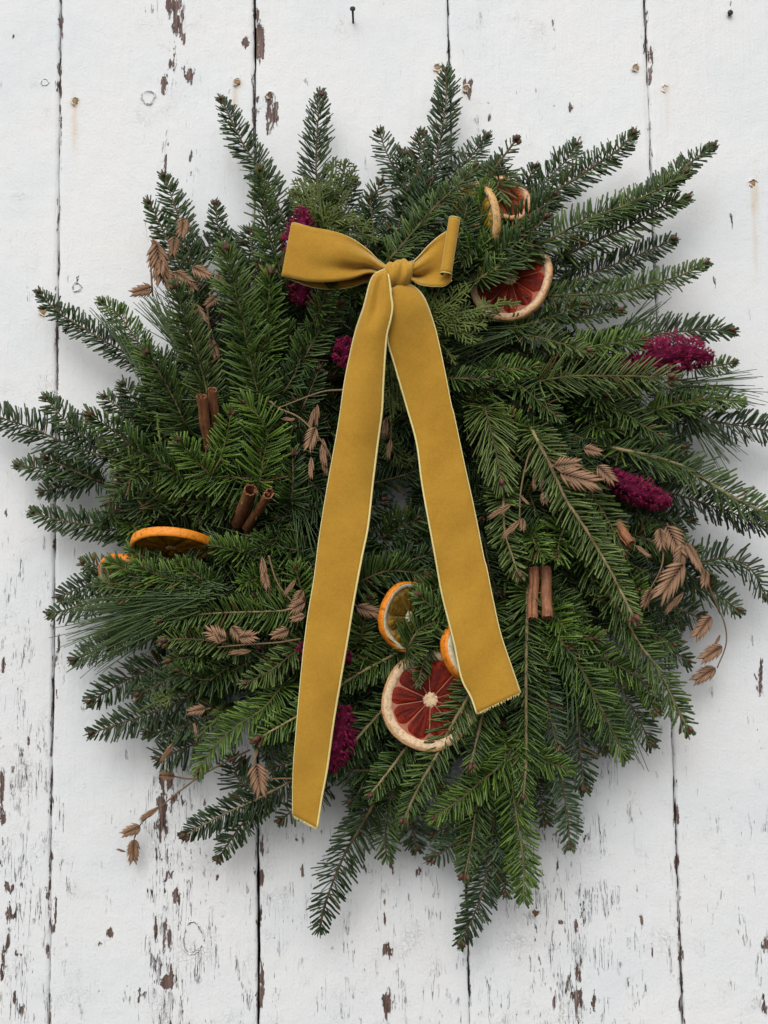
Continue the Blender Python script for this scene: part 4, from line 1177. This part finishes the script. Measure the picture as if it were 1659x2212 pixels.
# ------------------------------------------------------------------ cinnamon sticks
def cin_mat():
    m, t, b = nodes_of('cinnamon_bark')
    n = noise(t, objcoord(t, (1, 1, 0.12)), 700, 5, 0.6)
    n2 = noise(t, objcoord(t), 160, 3)
    f = math_(t, 'ADD', math_(t, 'MULTIPLY', n, 0.6), math_(t, 'MULTIPLY', n2, 0.4))
    t.links.new(ramp(t, f, [(0.33, (0.10, 0.036, 0.015)), (0.52, (0.25, 0.098, 0.040)), (0.70, (0.40, 0.175, 0.080))]), b.inputs['Base Color'])
    b.inputs['Roughness'].default_value = 0.7
    bump(t, b, f, 0.6, 0.0008)
    return m
CIN = cin_mat()
def cinnamon(p_open, p_in, h_open, h_in, wpx, label, double=True, rot=0.0):
    a = P(*p_open, h_open / 1000)
    b = P(*p_in, h_in / 1000)
    o = thing('cinnamon_stick', label, 'cinnamon stick', a, 'cinnamon sticks in the wreath')
    d = a - b
    L = np.linalg.norm(d)
    q = Vector(d).to_track_quat('Z', 'Y')
    o.rotation_mode = 'QUATERNION'
    o.rotation_quaternion = q
    R = wpx * PX * 0.5 * 0.93
    if double:
        an = np.radians(np.linspace(-90, 265, 22))
        rr = np.linspace(0.74, 0.30, 22)
        right = np.stack([0.30 + np.cos(an) * rr, np.sin(an) * rr - 0.05], -1)
        sec = np.vstack([(right * np.array([-1, 1]))[::-1], right])
    else:
        an = np.radians(np.linspace(-160, 250, 44))
        rr = np.linspace(0.98, 0.70, 44)
        sec = np.stack([np.cos(an) * rr, np.sin(an) * rr], -1)
    cr, sr = math.cos(rot), math.sin(rot)
    sec = sec @ np.array([[cr, sr], [-sr, cr]]) * R
    tn = unit(np.gradient(sec, axis=0))
    nr = np.stack([tn[:, 1], -tn[:, 0]], -1)
    th = 0.0010
    loop = np.vstack([sec, (sec - nr * th)[::-1]])
    m = len(loop)
    nz = 14
    V = np.zeros((nz, m, 3))
    for i in range(nz):
        z = -L * (1 - i / (nz - 1))
        s = 1 + 0.03 * math.sin(i * 1.1 + p_open[0])
        V[i, :, :2] = loop * s + np.array([0.0004 * math.sin(i * .7 + p_open[0]), 0.0004 * math.cos(i * .5)])
        V[i, :, 2] = z + (rng.normal(0, .0005, m) if i == nz - 1 else 0)
    g = Geo()
    idx = np.arange(nz * m).reshape(nz, m)
    nxt = np.roll(idx, -1, axis=1)
    g.add(V.reshape(-1, 3), np.stack([idx[:-1], nxt[:-1], nxt[1:], idx[1:]], -1).reshape(-1, 4))
    k = len(sec)
    link('bark', g.mesh('bark', CIN), o)
    for row, z in ((nz - 1, 1), (0, -1)):
        e = Geo()
        pts = V[row]
        Q = [(j, j + 1, m - 2 - j, m - 1 - j) for j in range(k - 1)]
        e.add(pts + np.array([0, 0, z * 0.0002]), Q)
        link('cut_end', e.mesh('cut_end', CIN, smooth=False), o)
cinnamon((434, 858), (450, 968), 120, 84, 25, 'cinnamon stick with a notched top, left of the upright pair above the fir tips', True, 2.8)
cinnamon((457, 843), (469, 935), 120, 88, 23, 'cinnamon stick, right and taller of the upright pair on the left side', True, 2.6)
cinnamon((541, 1060), (512, 1132), 118, 58, 31, 'cinnamon stick with a wide round open end pointing forward, left of its pair', False, 2.2)
cinnamon((579, 1066), (532, 1136), 116, 60, 29, 'cinnamon stick curled from both edges, leaning right in the forward pointing pair', True, 0.9)
cinnamon((1149, 1336), (1153, 1226), 96, 82, 25, 'cinnamon stick, left of the hanging pair on the right side', True, 0.4)
cinnamon((1181, 1334), (1178, 1226), 97, 82, 27, 'cinnamon stick with an open lower end, right of the hanging pair', False, 1.2)
cinnamon((1362, 1174), (1334, 1128), 96, 84, 24, 'short cinnamon stick end poking out beside the lower plume on the right', False, 0.4)

# ------------------------------------------------------------------ celosia plumes
def plume(pts, hb, ht, rpx, label, n=430, name='celosia_plume'):
    path = sprig_path(pts, hb, ht, 40, dive=False)
    loc = path[0]
    o = thing(name, label, 'flower plume', loc, 'purple celosia plumes in the wreath')
    T, N, B = frames(path)
    t = np.linspace(0, 1, 40)
    prof = np.interp(t, [0, .12, .4, .7, .9, 1], [.35, .7, 1, .9, .55, .18]) * rpx * PX * .92
    g = Geo()
    tube(g, path - loc, prof * .50, 12, 0.12, jit=.08)
    link('flower_core', g.mesh('flower_core', PLUME), o)
    g = Geo()
    for k in range(n):
        f = rng.uniform(0.0, 1.0)
        i = min(int(f * 39), 38)
        ph = rng.uniform(0, 2 * math.pi)
        rad = unit(N[i] * math.cos(ph) + B[i] * math.sin(ph))
        lump = 0.78 + 0.60 * float(vnoise(np.array(f * len(pts) * 2.6), np.array(ph * 1.6), 31 + len(pts)))
        base = path[i] + rad * prof[i] * rng.uniform(.52, .76) * lump
        d = unit(rad * 0.95 + T[i] * rng.uniform(.2, .75) + rng.normal(0, .28, 3))
        ln = prof[i] * rng.uniform(.30, .52) + .0016
        tn = np.clip(rng.normal(.40, .20) + (lump - 1.05) * .5, 0, 1)  # hollows darker, lumps paler: gap shade and highlights put into the tint
        for q in range(8):
            d2 = unit(d + rng.normal(0, .42, 3))
            pb = base + d * ln * rng.uniform(0, .55)
            l2 = ln * rng.uniform(.35, .75)
            w = 0.00042
            s1 = unit(np.cross(d2, rng.normal(0, 1, 3)))
            s2 = np.cross(d2, s1)
            V = [pb + s1 * w, pb - s1 * w * .5 + s2 * w * .87, pb - s1 * w * .5 - s2 * w * .87, pb + d2 * l2]
            g.add(np.array(V) - loc, (), [(0, 1, 3), (1, 2, 3), (2, 0, 3)], np.clip(tn + np.array([-.18, -.18, -.18, .38]), 0, 1))
    fl = link('florets', g.mesh('florets', PLUME), o)
    fl['kind'] = 'stuff'
plume([(655, 448), (652, 490), (645, 540), (650, 600), (655, 660)], 78, 86, 40, 'deep magenta celosia plume behind the left loop of the bow', 460)
plume([(742, 728), (748, 760), (758, 800)], 84, 96, 26, 'small dark magenta plume tucked beside the top of the left ribbon tail', 260)
plume([(1540, 775), (1500, 765), (1455, 765), (1410, 778), (1340, 800)], 72, 78, 44, 'fat magenta celosia plume at the right edge against the white wall', 620)
plume([(1450, 1090), (1400, 1070), (1350, 1048), (1310, 1020)], 84, 90, 29, 'narrow magenta plume beside the tan seed heads on the right', 460)
plume([(712, 1668), (728, 1620), (738, 1570), (742, 1525)], 92, 94, 32, 'magenta plume hanging beside the lower end of the left ribbon tail', 420)
plume([(640, 1405), (690, 1412), (760, 1425)], 82, 82, 30, 'dark magenta plume mostly hidden behind the middle of the left ribbon tail', 260)

# ------------------------------------------------------------------ dried sea-oat stalks
def spikelet_mesh(n, ang, wid, seed):
    r = np.random.default_rng(seed)
    g = Geo()
    for k in range(n):
        s = 0.03 + 0.60 * k / (n - 1)
        for side in (-1, 1):
            ln = (0.46 - 0.13 * abs(k / (n - 1) - .35)) * r.uniform(.9, 1.1)
            a = math.radians(ang * (1 - 0.45 * k / (n - 1)) + r.normal(0, 4))
            d = np.array([math.sin(a) * side, 0, math.cos(a)])
            pr = np.array([math.cos(a) * side, 0, -math.sin(a)])
            z0 = 0.012 * (n - k) / n + 0.006 * (side > 0)
            st = np.linspace(0, 1, 6)
            wd = np.array([.35, .85, 1, .75, .38, .02]) * wid
            V = []
            for (t, w) in zip(st, wd):
                c = np.array([0, 0, s]) + d * ln * t + pr * (0.05 * ln * t * t) * -1
                up = z0 + 0.035 * math.sin(t * math.pi)
                V += [c - pr * w + np.array([0, -z0 * .3, 0]), c + np.array([0, -up - w * .35, 0]), c + pr * w + np.array([0, -z0 * .3, 0]), c + np.array([0, 0.02 * math.sin(t * math.pi) + .004, 0])]
            Q = []
            for i in range(5):
                for j in range(4):
                    Q.append((i * 4 + j, i * 4 + (j + 1) % 4, (i + 1) * 4 + (j + 1) % 4, (i + 1) * 4 + j))
            aa = np.repeat(np.array([.0, .25, .55, .7, .75, .6]), 4) + r.normal(0, .08) + np.tile([-.28, .22, -.28, 0], 6)
            g.add(V, Q, (), np.clip(aa, 0, 1))
    return g.mesh('spikelet', OATS)
SPK = [spikelet_mesh(8, 46, .060, 1), spikelet_mesh(9, 40, .056, 2), spikelet_mesh(8, 56, .062, 3), spikelet_mesh(8, 19, .036, 4)]
def oats(label, stems, spikes):
    """stems: lists of (x, y, h mm); spikes: (base x, y, tip x, y, h mm, variant, tilt)"""
    first = P(*stems[0][0][:2], stems[0][0][2] / 1000) if stems else P(spikes[0][0], spikes[0][1], spikes[0][4] / 1000)
    o = thing('sea_oat_stalk', label, 'seed stalk', first, 'dried seed stalks in the wreath')
    for st in stems:
        g = Geo()
        pp = spline([P(x, y, h / 1000) for (x, y, h) in st], 8 * len(st))
        tube(g, pp - first, np.linspace(.00095, .00060, len(pp)), 5, rng.uniform(.3, .7))
        link('stalk', g.mesh('stalk', STALK), o)
    for (x0, y0, x1, y1, h, v, tilt) in spikes:
        a, b = P(x0, y0, h / 1000), P(x1, y1, (h + rng.uniform(-3, 5)) / 1000)
        L = np.linalg.norm(b - a)
        z = (b - a) / L
        nrm = np.array([math.sin(tilt), -math.cos(tilt), 0.0])
        y = -unit(nrm - (nrm @ z) * z)
        x = np.cross(y, z)
        s = link('spikelet', SPK[v], o)
        s.matrix_local = Matrix(((x[0], y[0], z[0], a[0] - first[0]), (x[1], y[1], z[1], a[1] - first[1]), (x[2], y[2], z[2], a[2] - first[2]), (0, 0, 0, 1))) @ Matrix.Diagonal((L * 1.0, L, L, 1))
oats('tan seed stalk arching down over the white wall at the lower right edge',
     [[(1479, 1174, 72), (1520, 1241, 66), (1543, 1296, 58), (1565, 1347, 48), (1568, 1392, 42), (1549, 1443, 36)]],
     [(1537, 1331, 1494, 1386, 52, 1, .2), (1561, 1396, 1506, 1431, 42, 1, .1), (1547, 1443, 1490, 1477, 36, 1, -.2), (1556, 1370, 1543, 1398, 42, 3, 0)])
oats('cluster of brown seed heads beside the cinnamon end at the right edge',
     [[(1440, 1130, 76), (1462, 1170, 88), (1476, 1222, 94), (1450, 1270, 92)], [(1430, 1150, 80), (1430, 1220, 90), (1395, 1290, 88)]],
     [(1478, 1215, 1414, 1306, 98, 1, .2), (1476, 1172, 1462, 1250, 94, 1, .5), (1440, 1135, 1478, 1210, 90, 0, -.3), (1425, 1140, 1432, 1195, 92, 2, .3), (1479, 1172, 1520, 1240, 82, 0, .9), (1405, 1272, 1385, 1320, 90, 2, .8), (1525, 1230, 1520, 1275, 74, 2, .5), (1478, 1278, 1434, 1328, 84, 3, .3), (1370, 1177, 1409, 1206, 94, 3, .2), (1440, 1262, 1400, 1285, 90, 3, .2)])
oats('tan seed heads fanning out beside the narrow magenta plume on the right',
     [[(1160, 960, 90), (1200, 1000, 102), (1255, 1010, 106), (1305, 1040, 104)]],
     [(1196, 1008, 1262, 998, 108, 0, .2), (1208, 1022, 1308, 1050, 108, 1, -.1), (1260, 969, 1306, 979, 104, 0, .2), (1290, 1006, 1335, 1048, 108, 0, -.2), (1215, 1005, 1185, 1008, 104, 3, .3)])
oats('thin drooping seed stalk with small dark heads right of the right ribbon tail',
     [[(1160, 935, 92), (1140, 990, 98), (1125, 1060, 100), (1122, 1130, 100)]],
     [(1176, 1062, 1178, 1094, 102, 2, 0), (1156, 1012, 1154, 1062, 98, 3, .2), (1170, 1022, 1170, 1066, 98, 3, -.2), (1106, 1088, 1053, 1121, 104, 3, .3), (1124, 1122, 1082, 1166, 104, 3, .1), (1122, 1070, 1145, 1092, 102, 3, .4), (1130, 1120, 1128, 1150, 98, 2, .6)])
oats('pale papery seed heads at the upper left edge above the pine needles',
     [[(330, 640, 84), (326, 570, 78), (330, 525, 74), (350, 535, 80)]],
     [(398, 470, 390, 520, 82, 0, .3), (395, 510, 402, 470, 82, 0, -.2), (338, 525, 352, 625, 92, 1, .5), (350, 560, 345, 600, 94, 1, .2), (345, 535, 325, 515, 80, 0, .4), (378, 510, 372, 560, 88, 0, .3), (355, 580, 372, 630, 88, 0, -.2), (376, 588, 422, 614, 96, 0, .1), (415, 578, 462, 600, 90, 0, .4), (330, 622, 276, 636, 86, 0, .2), (400, 600, 425, 632, 86, 1, .4)])
oats('brown seed heads half hidden among the fir tips on the upper left',
     [[(470, 590, 70), (450, 660, 76), (455, 760, 80)]],
     [(418, 655, 446, 705, 92, 1, .5), (455, 732, 470, 780, 88, 1, .3), (470, 640, 440, 665, 80, 0, .4), (475, 590, 470, 615, 74, 2, .3)])
oats('slender tan seed heads dangling just left of the left ribbon tail',
     [[(742, 842, 118), (690, 848, 108), (600, 882, 100)], [(600, 882, 100), (650, 905, 108), (700, 960, 112), (720, 1000, 108)]],
     [(680, 880, 668, 930, 110, 3, .2), (686, 872, 683, 925, 108, 3, -.3), (682, 922, 662, 980, 114, 1, .3), (697, 945, 703, 1012, 108, 3, .2), (690, 965, 708, 1030, 106, 3, .6), (672, 985, 672, 1038, 112, 3, .2), (598, 878, 580, 865, 102, 3, .2), (605, 905, 640, 906, 104, 3, .1)])
oats('row of tan seed heads beside the left ribbon tail below its middle',
     [[(650, 1380, 100), (600, 1388, 104), (540, 1392, 106), (470, 1398, 104)], [(580, 1200, 96), (600, 1260, 98), (640, 1310, 100)]],
     [(490, 1382, 436, 1358, 106, 2, .3), (475, 1392, 462, 1362, 108, 1, -.4), (500, 1352, 530, 1388, 104, 2, .3), (515, 1378, 562, 1372, 106, 2, .2), (625, 1360, 580, 1378, 100, 0, .4), (655, 1275, 635, 1310, 106, 2, .2), (660, 1300, 618, 1325, 106, 2, .3), (660, 1330, 622, 1340, 106, 1, -.2), (640, 1250, 612, 1290, 100, 3, .2), (566, 1200, 572, 1270, 102, 3, .3), (570, 1235, 580, 1278, 104, 1, .5), (545, 1405, 490, 1412, 100, 3, .3)])
oats('long bare stalk with a few seed heads trailing down the wall at the lower left',
     [[(540, 1620, 50), (490, 1645, 42), (425, 1682, 32), (350, 1740, 24), (306, 1778, 20), (290, 1812, 18)], [(425, 1682, 32), (400, 1682, 30), (376, 1677, 28)]],
     [(378, 1677, 340, 1674, 30, 2, .1), (304, 1785, 258, 1806, 22, 0, .2), (290, 1812, 287, 1872, 18, 1, .4), (345, 1742, 298, 1775, 24, 3, .1), (272, 1840, 250, 1834, 14, 3, .8)])
oats('single broad pinkish brown seed head left of the lower end of the left ribbon tail',
     [[(632, 1682, 92), (600, 1682, 94), (575, 1684, 92)]],
     [(553, 1648, 567, 1730, 96, 0, -.1), (556, 1615, 548, 1648, 84, 3, .4)])
oats('dark seed head pointing right towards the olive orange slice between the tails',
     [[(755, 1300, 84), (770, 1308, 88)]], [(768, 1310, 832, 1330, 92, 1, .6)])
oats('small dark seed head hanging in the gap between the ribbon tails',
     [[(838, 860, 84), (846, 910, 80), (840, 990, 78)]], [(836, 898, 826, 950, 84, 3, .2), (844, 945, 838, 995, 80, 3, .4), (834, 905, 832, 945, 84, 1, .8)])
oats('small brown seed head buried in the fir needles at the lower left',
     [[(455, 1530, 70), (430, 1535, 74)]], [(445, 1530, 400, 1540, 78, 0, .3), (425, 1590, 418, 1560, 74, 3, .4), (378, 1600, 345, 1650, 56, 3, .5)])

# ------------------------------------------------------------------ the velvet bow
bow = thing('ribbon_bow', 'gold velvet ribbon bow with two long tails tied on the front of the wreath', 'ribbon bow', P(858, 596, 0.12))
bl = np.array(bow.location)
def strip(Lp, Rp, hs, n=70, m=14, cup=0.003, wave=0.0, seed=0):
    Lc, Rc = spline(np.array(Lp, float), n), spline(np.array(Rp, float), n)
    u = np.linspace(0, 1, n)
    hh = np.interp(u, [a for a, _ in hs], [b for _, b in hs]) / 1000
    k = np.ones(9) / 9
    hh = np.convolve(np.pad(hh, 4, mode='edge'), k, 'valid')
    G = np.zeros((n, m, 3))
    for i in range(n):
        for j in range(m):
            v = j / (m - 1)
            q = Lc[i] * (1 - v) + Rc[i] * v
            h = hh[i] + cup * (1 - (2 * v - 1) ** 2) * (0.6 + 0.6 * math.sin(u[i] * 6 + seed)) + wave * math.sin(u[i] * 10 + seed + v * 1.5) + wave * 1.5 * (v - .5) * math.sin(u[i] * 13 + seed * 2) + 0.0004 * math.sin(u[i] * 47 + v * 5) * math.sin(u[i] * 19)
            G[i, j] = P(q[0], q[1], h)
    return G
def ribbon_part(name, G, trimL=0.0006, trimR=0.0006, th=0.0009):
    V, Q = sheet(G, th)
    g = Geo()
    g.add(V - bl, Q)
    o = link(name, g.mesh(name, VELVET), bow)
    for col, r in ((0, trimL), (-1, trimR)):
        if r:
            e = Geo()
            tube(e, G[:, col] - bl, r, 6, 0.5)
            link('edge_trim', e.mesh('edge_trim', SELV), o)
    if name == 'tail':                 # threads at the cut end
        e = Geo()
        row, d = G[-1], unit((G[-1] - G[-3]).mean(0))
        for q in range(90):
            f = rng.uniform(0, len(row) - 1.001)
            i = int(f)
            p = row[i] * (1 - f + i) + row[i + 1] * (f - i)
            dd = unit(d + rng.normal(0, .35, 3))
            ln = rng.uniform(.0006, .0022)
            tube(e, np.array([p - dd * .0006, p + dd * ln * .5, p + dd * ln + rng.normal(0, .0003, 3)]) - bl, [.00022, .00018, .0001], 4, rng.uniform(.2, .8), cap=False)
        link('frayed_end', e.mesh('frayed_end', SELV), o)
    return o
# left tail
tl = strip([(832, 580), (808, 593), (797, 616), (785, 663), (769, 710), (755, 769), (743, 831), (735, 889), (727, 940), (709, 1040), (690, 1157), (679, 1245), (665, 1330), (655, 1410), (647, 1494), (640, 1575), (633, 1670), (632, 1762)],
           [(838, 592), (842, 612), (845, 640), (848, 663), (844, 690), (836, 722), (832, 765), (828, 831), (825, 889), (816, 957), (805, 1047), (795, 1137), (781, 1207), (765, 1294), (752, 1374), (735, 1474), (720, 1564), (707, 1659), (695, 1724), (685, 1790)],
           [(0, 138), (.06, 138), (.15, 132), (.3, 128), (.5, 126), (.7, 122), (.85, 119), (1, 113)], n=110, cup=.0045, wave=.0028)
# dimple below the knot
for i in range(14):
    f = math.sin(min(1, i / 13) * math.pi)
    tl[i, :, 1] += 0.004 * f * np.exp(-((np.linspace(0, 1, tl.shape[1]) - .45) / .16) ** 2) - 0.003 * f * np.exp(-((np.linspace(0, 1, tl.shape[1]) - .15) / .12) ** 2)
ribbon_part('tail', tl, .0005, .0010)
# right tail
trr = strip([(846, 622), (842, 650), (836, 690), (838, 738), (850, 780), (867, 839), (880, 884), (900, 957), (912, 1047), (929, 1142), (942, 1213), (955, 1285), (980, 1385), (997, 1465), (1017, 1505), (1030, 1542)],
            [(868, 612), (890, 616), (909, 632), (923, 657), (940, 708), (951, 755), (962, 808), (975, 875), (981, 897), (1002, 997), (1025, 1102), (1045, 1203), (1051, 1225), (1065, 1295), (1082, 1370), (1107, 1445), (1125, 1497)],
            [(0, 126), (.05, 134), (.12, 128), (.3, 124), (.5, 124), (.75, 126), (.9, 127), (1, 126)], n=100, cup=.0045, wave=.0026, seed=2)
ribbon_part('tail', trr, .0009, .0005)
# left loop: front layer, fold, back layer
n, m = 40, 16
def loop_grid(top, bot, hs, gather, hb):
    tp, bt = spline(np.array(top, float), n), spline(np.array(bot, float), n)
    u = np.linspace(0, 1, n)
    hh = np.interp(u, [a for a, _ in hs], [b for _, b in hs]) / 1000
    G = np.zeros((n, m, 3))
    for i in range(n):
        for j in range(m):
            v = j / (m - 1)
            q = tp[i] * (1 - v) + bt[i] * v
            h = hh[i] + gather * (1 - u[i]) ** 1.6 * (math.cos(v * 2 * math.pi * 1.5 + 2.6) + .45 * math.cos(v * 2 * math.pi * 3.2 + 1.0) * (1 - u[i])) + hb * math.sin(math.pi * u[i]) * math.sin(math.pi * v)
            G[i, j] = P(q[0], q[1], h)
    return G
LL = loop_grid([(834, 574), (815, 560), (794, 539), (757, 514), (718, 500), (676, 492), (636, 481)],
               [(832, 594), (815, 592), (795, 590), (757, 602), (712, 608), (665, 607), (614, 596)],
               [(0, 126), (.2, 130), (.5, 136), (.8, 136), (1, 132)], .0075, .004)
back = LL[::-1].copy()
for i in range(n):
    f = i / (n - 1)
    off = min(1, f * 6)
    back[i, :, 1] += 0.0035 + 0.016 * math.sin(min(f * 1.4, 1) * math.pi / 2)
    back[i, :, 2] -= 0.002 * math.sin(f * math.pi)
tipx = LL[-1].copy()
fold = []
for q in range(1, 8):
    a = q / 8 * math.pi
    c = tipx.copy()
    c[:, 0] -= 0.0020 * math.sin(a)
    c[:, 1] += 0.00175 * (1 - math.cos(a))
    fold.append(c)
loopL = np.concatenate([LL, np.array(fold), back], axis=0)
ribbon_part('loop', loopL[:, ::-1], .00045, .00045)
# right loop: the panel running to the right and its end rolled forward
RL = loop_grid([(886, 572), (905, 553), (922, 534), (945, 513), (966, 499), (984, 488)],
               [(888, 604), (905, 614), (925, 618), (945, 619), (960, 618), (976, 606)],
               [(0, 126), (.25, 128), (.6, 128), (1, 128)], .009, -.004)
at, ab = P(981, 472, .1335), P(962, 592, .1335)
roll = []
rr = 14.5 * PX * .88
axs = unit(ab - at)
e1 = unit(np.array([1.0, 0, 0]) - axs[0] * axs)
e2 = np.cross(axs, e1)
if e2[1] > 0: e2 = -e2
for q in range(0, 22):
    a = math.radians(-70 + q * 15)
    r_ = rr * (1 - 0.012 * q)
    row = []
    for j in range(m):
        v = j / (m - 1)
        row.append(at * (1 - v) + ab * v + e1 * math.cos(a) * r_ * 1.02 + e2 * math.sin(a) * r_)
    roll.append(row)
roll = np.array(roll)
bridge = np.array([RL[-1] * (1 - f) + roll[0] * f for f in (.33, .66)])
loopR = np.concatenate([RL, bridge, roll], axis=0)
ribbon_part('loop', loopR, .00045, .00045)
# knot: a band wrapped over the middle, creased
nk, mk = 36, 20
KN = np.zeros((nk, mk, 3))
ka, kb = P(832, 596, .127), P(890, 590, .126)
ax = unit(kb - ka)
for i in range(nk):
    a = i / (nk - 1) * 2 * math.pi - math.pi * .5
    for j in range(mk):
        v = j / (mk - 1)
        bulge = 1 + 0.20 * math.sin(v * math.pi) - 0.16 * abs(2 * v - 1) ** 4
        crease = 0.11 * math.sin(v * 13 + a * 1.9) + 0.09 * math.sin(v * 22 - a * 1.5)
        r = 23 * PX * .9 * (bulge + crease * (0.6 + .4 * math.sin(a)))
        c = ka * (1 - v) + kb * v + np.array([0, 0, -0.004 * math.sin(v * math.pi) * 0])
        skew = 0.12 * (v - .5)
        KN[i, j] = c + np.array([0, -1, 0]) * math.sin(a + skew) * r * .95 + np.array([0.14, 0, 1.0]) * math.cos(a + skew) * r * 1.06
ribbon_part('knot', KN[::-1], .0006, .0006)
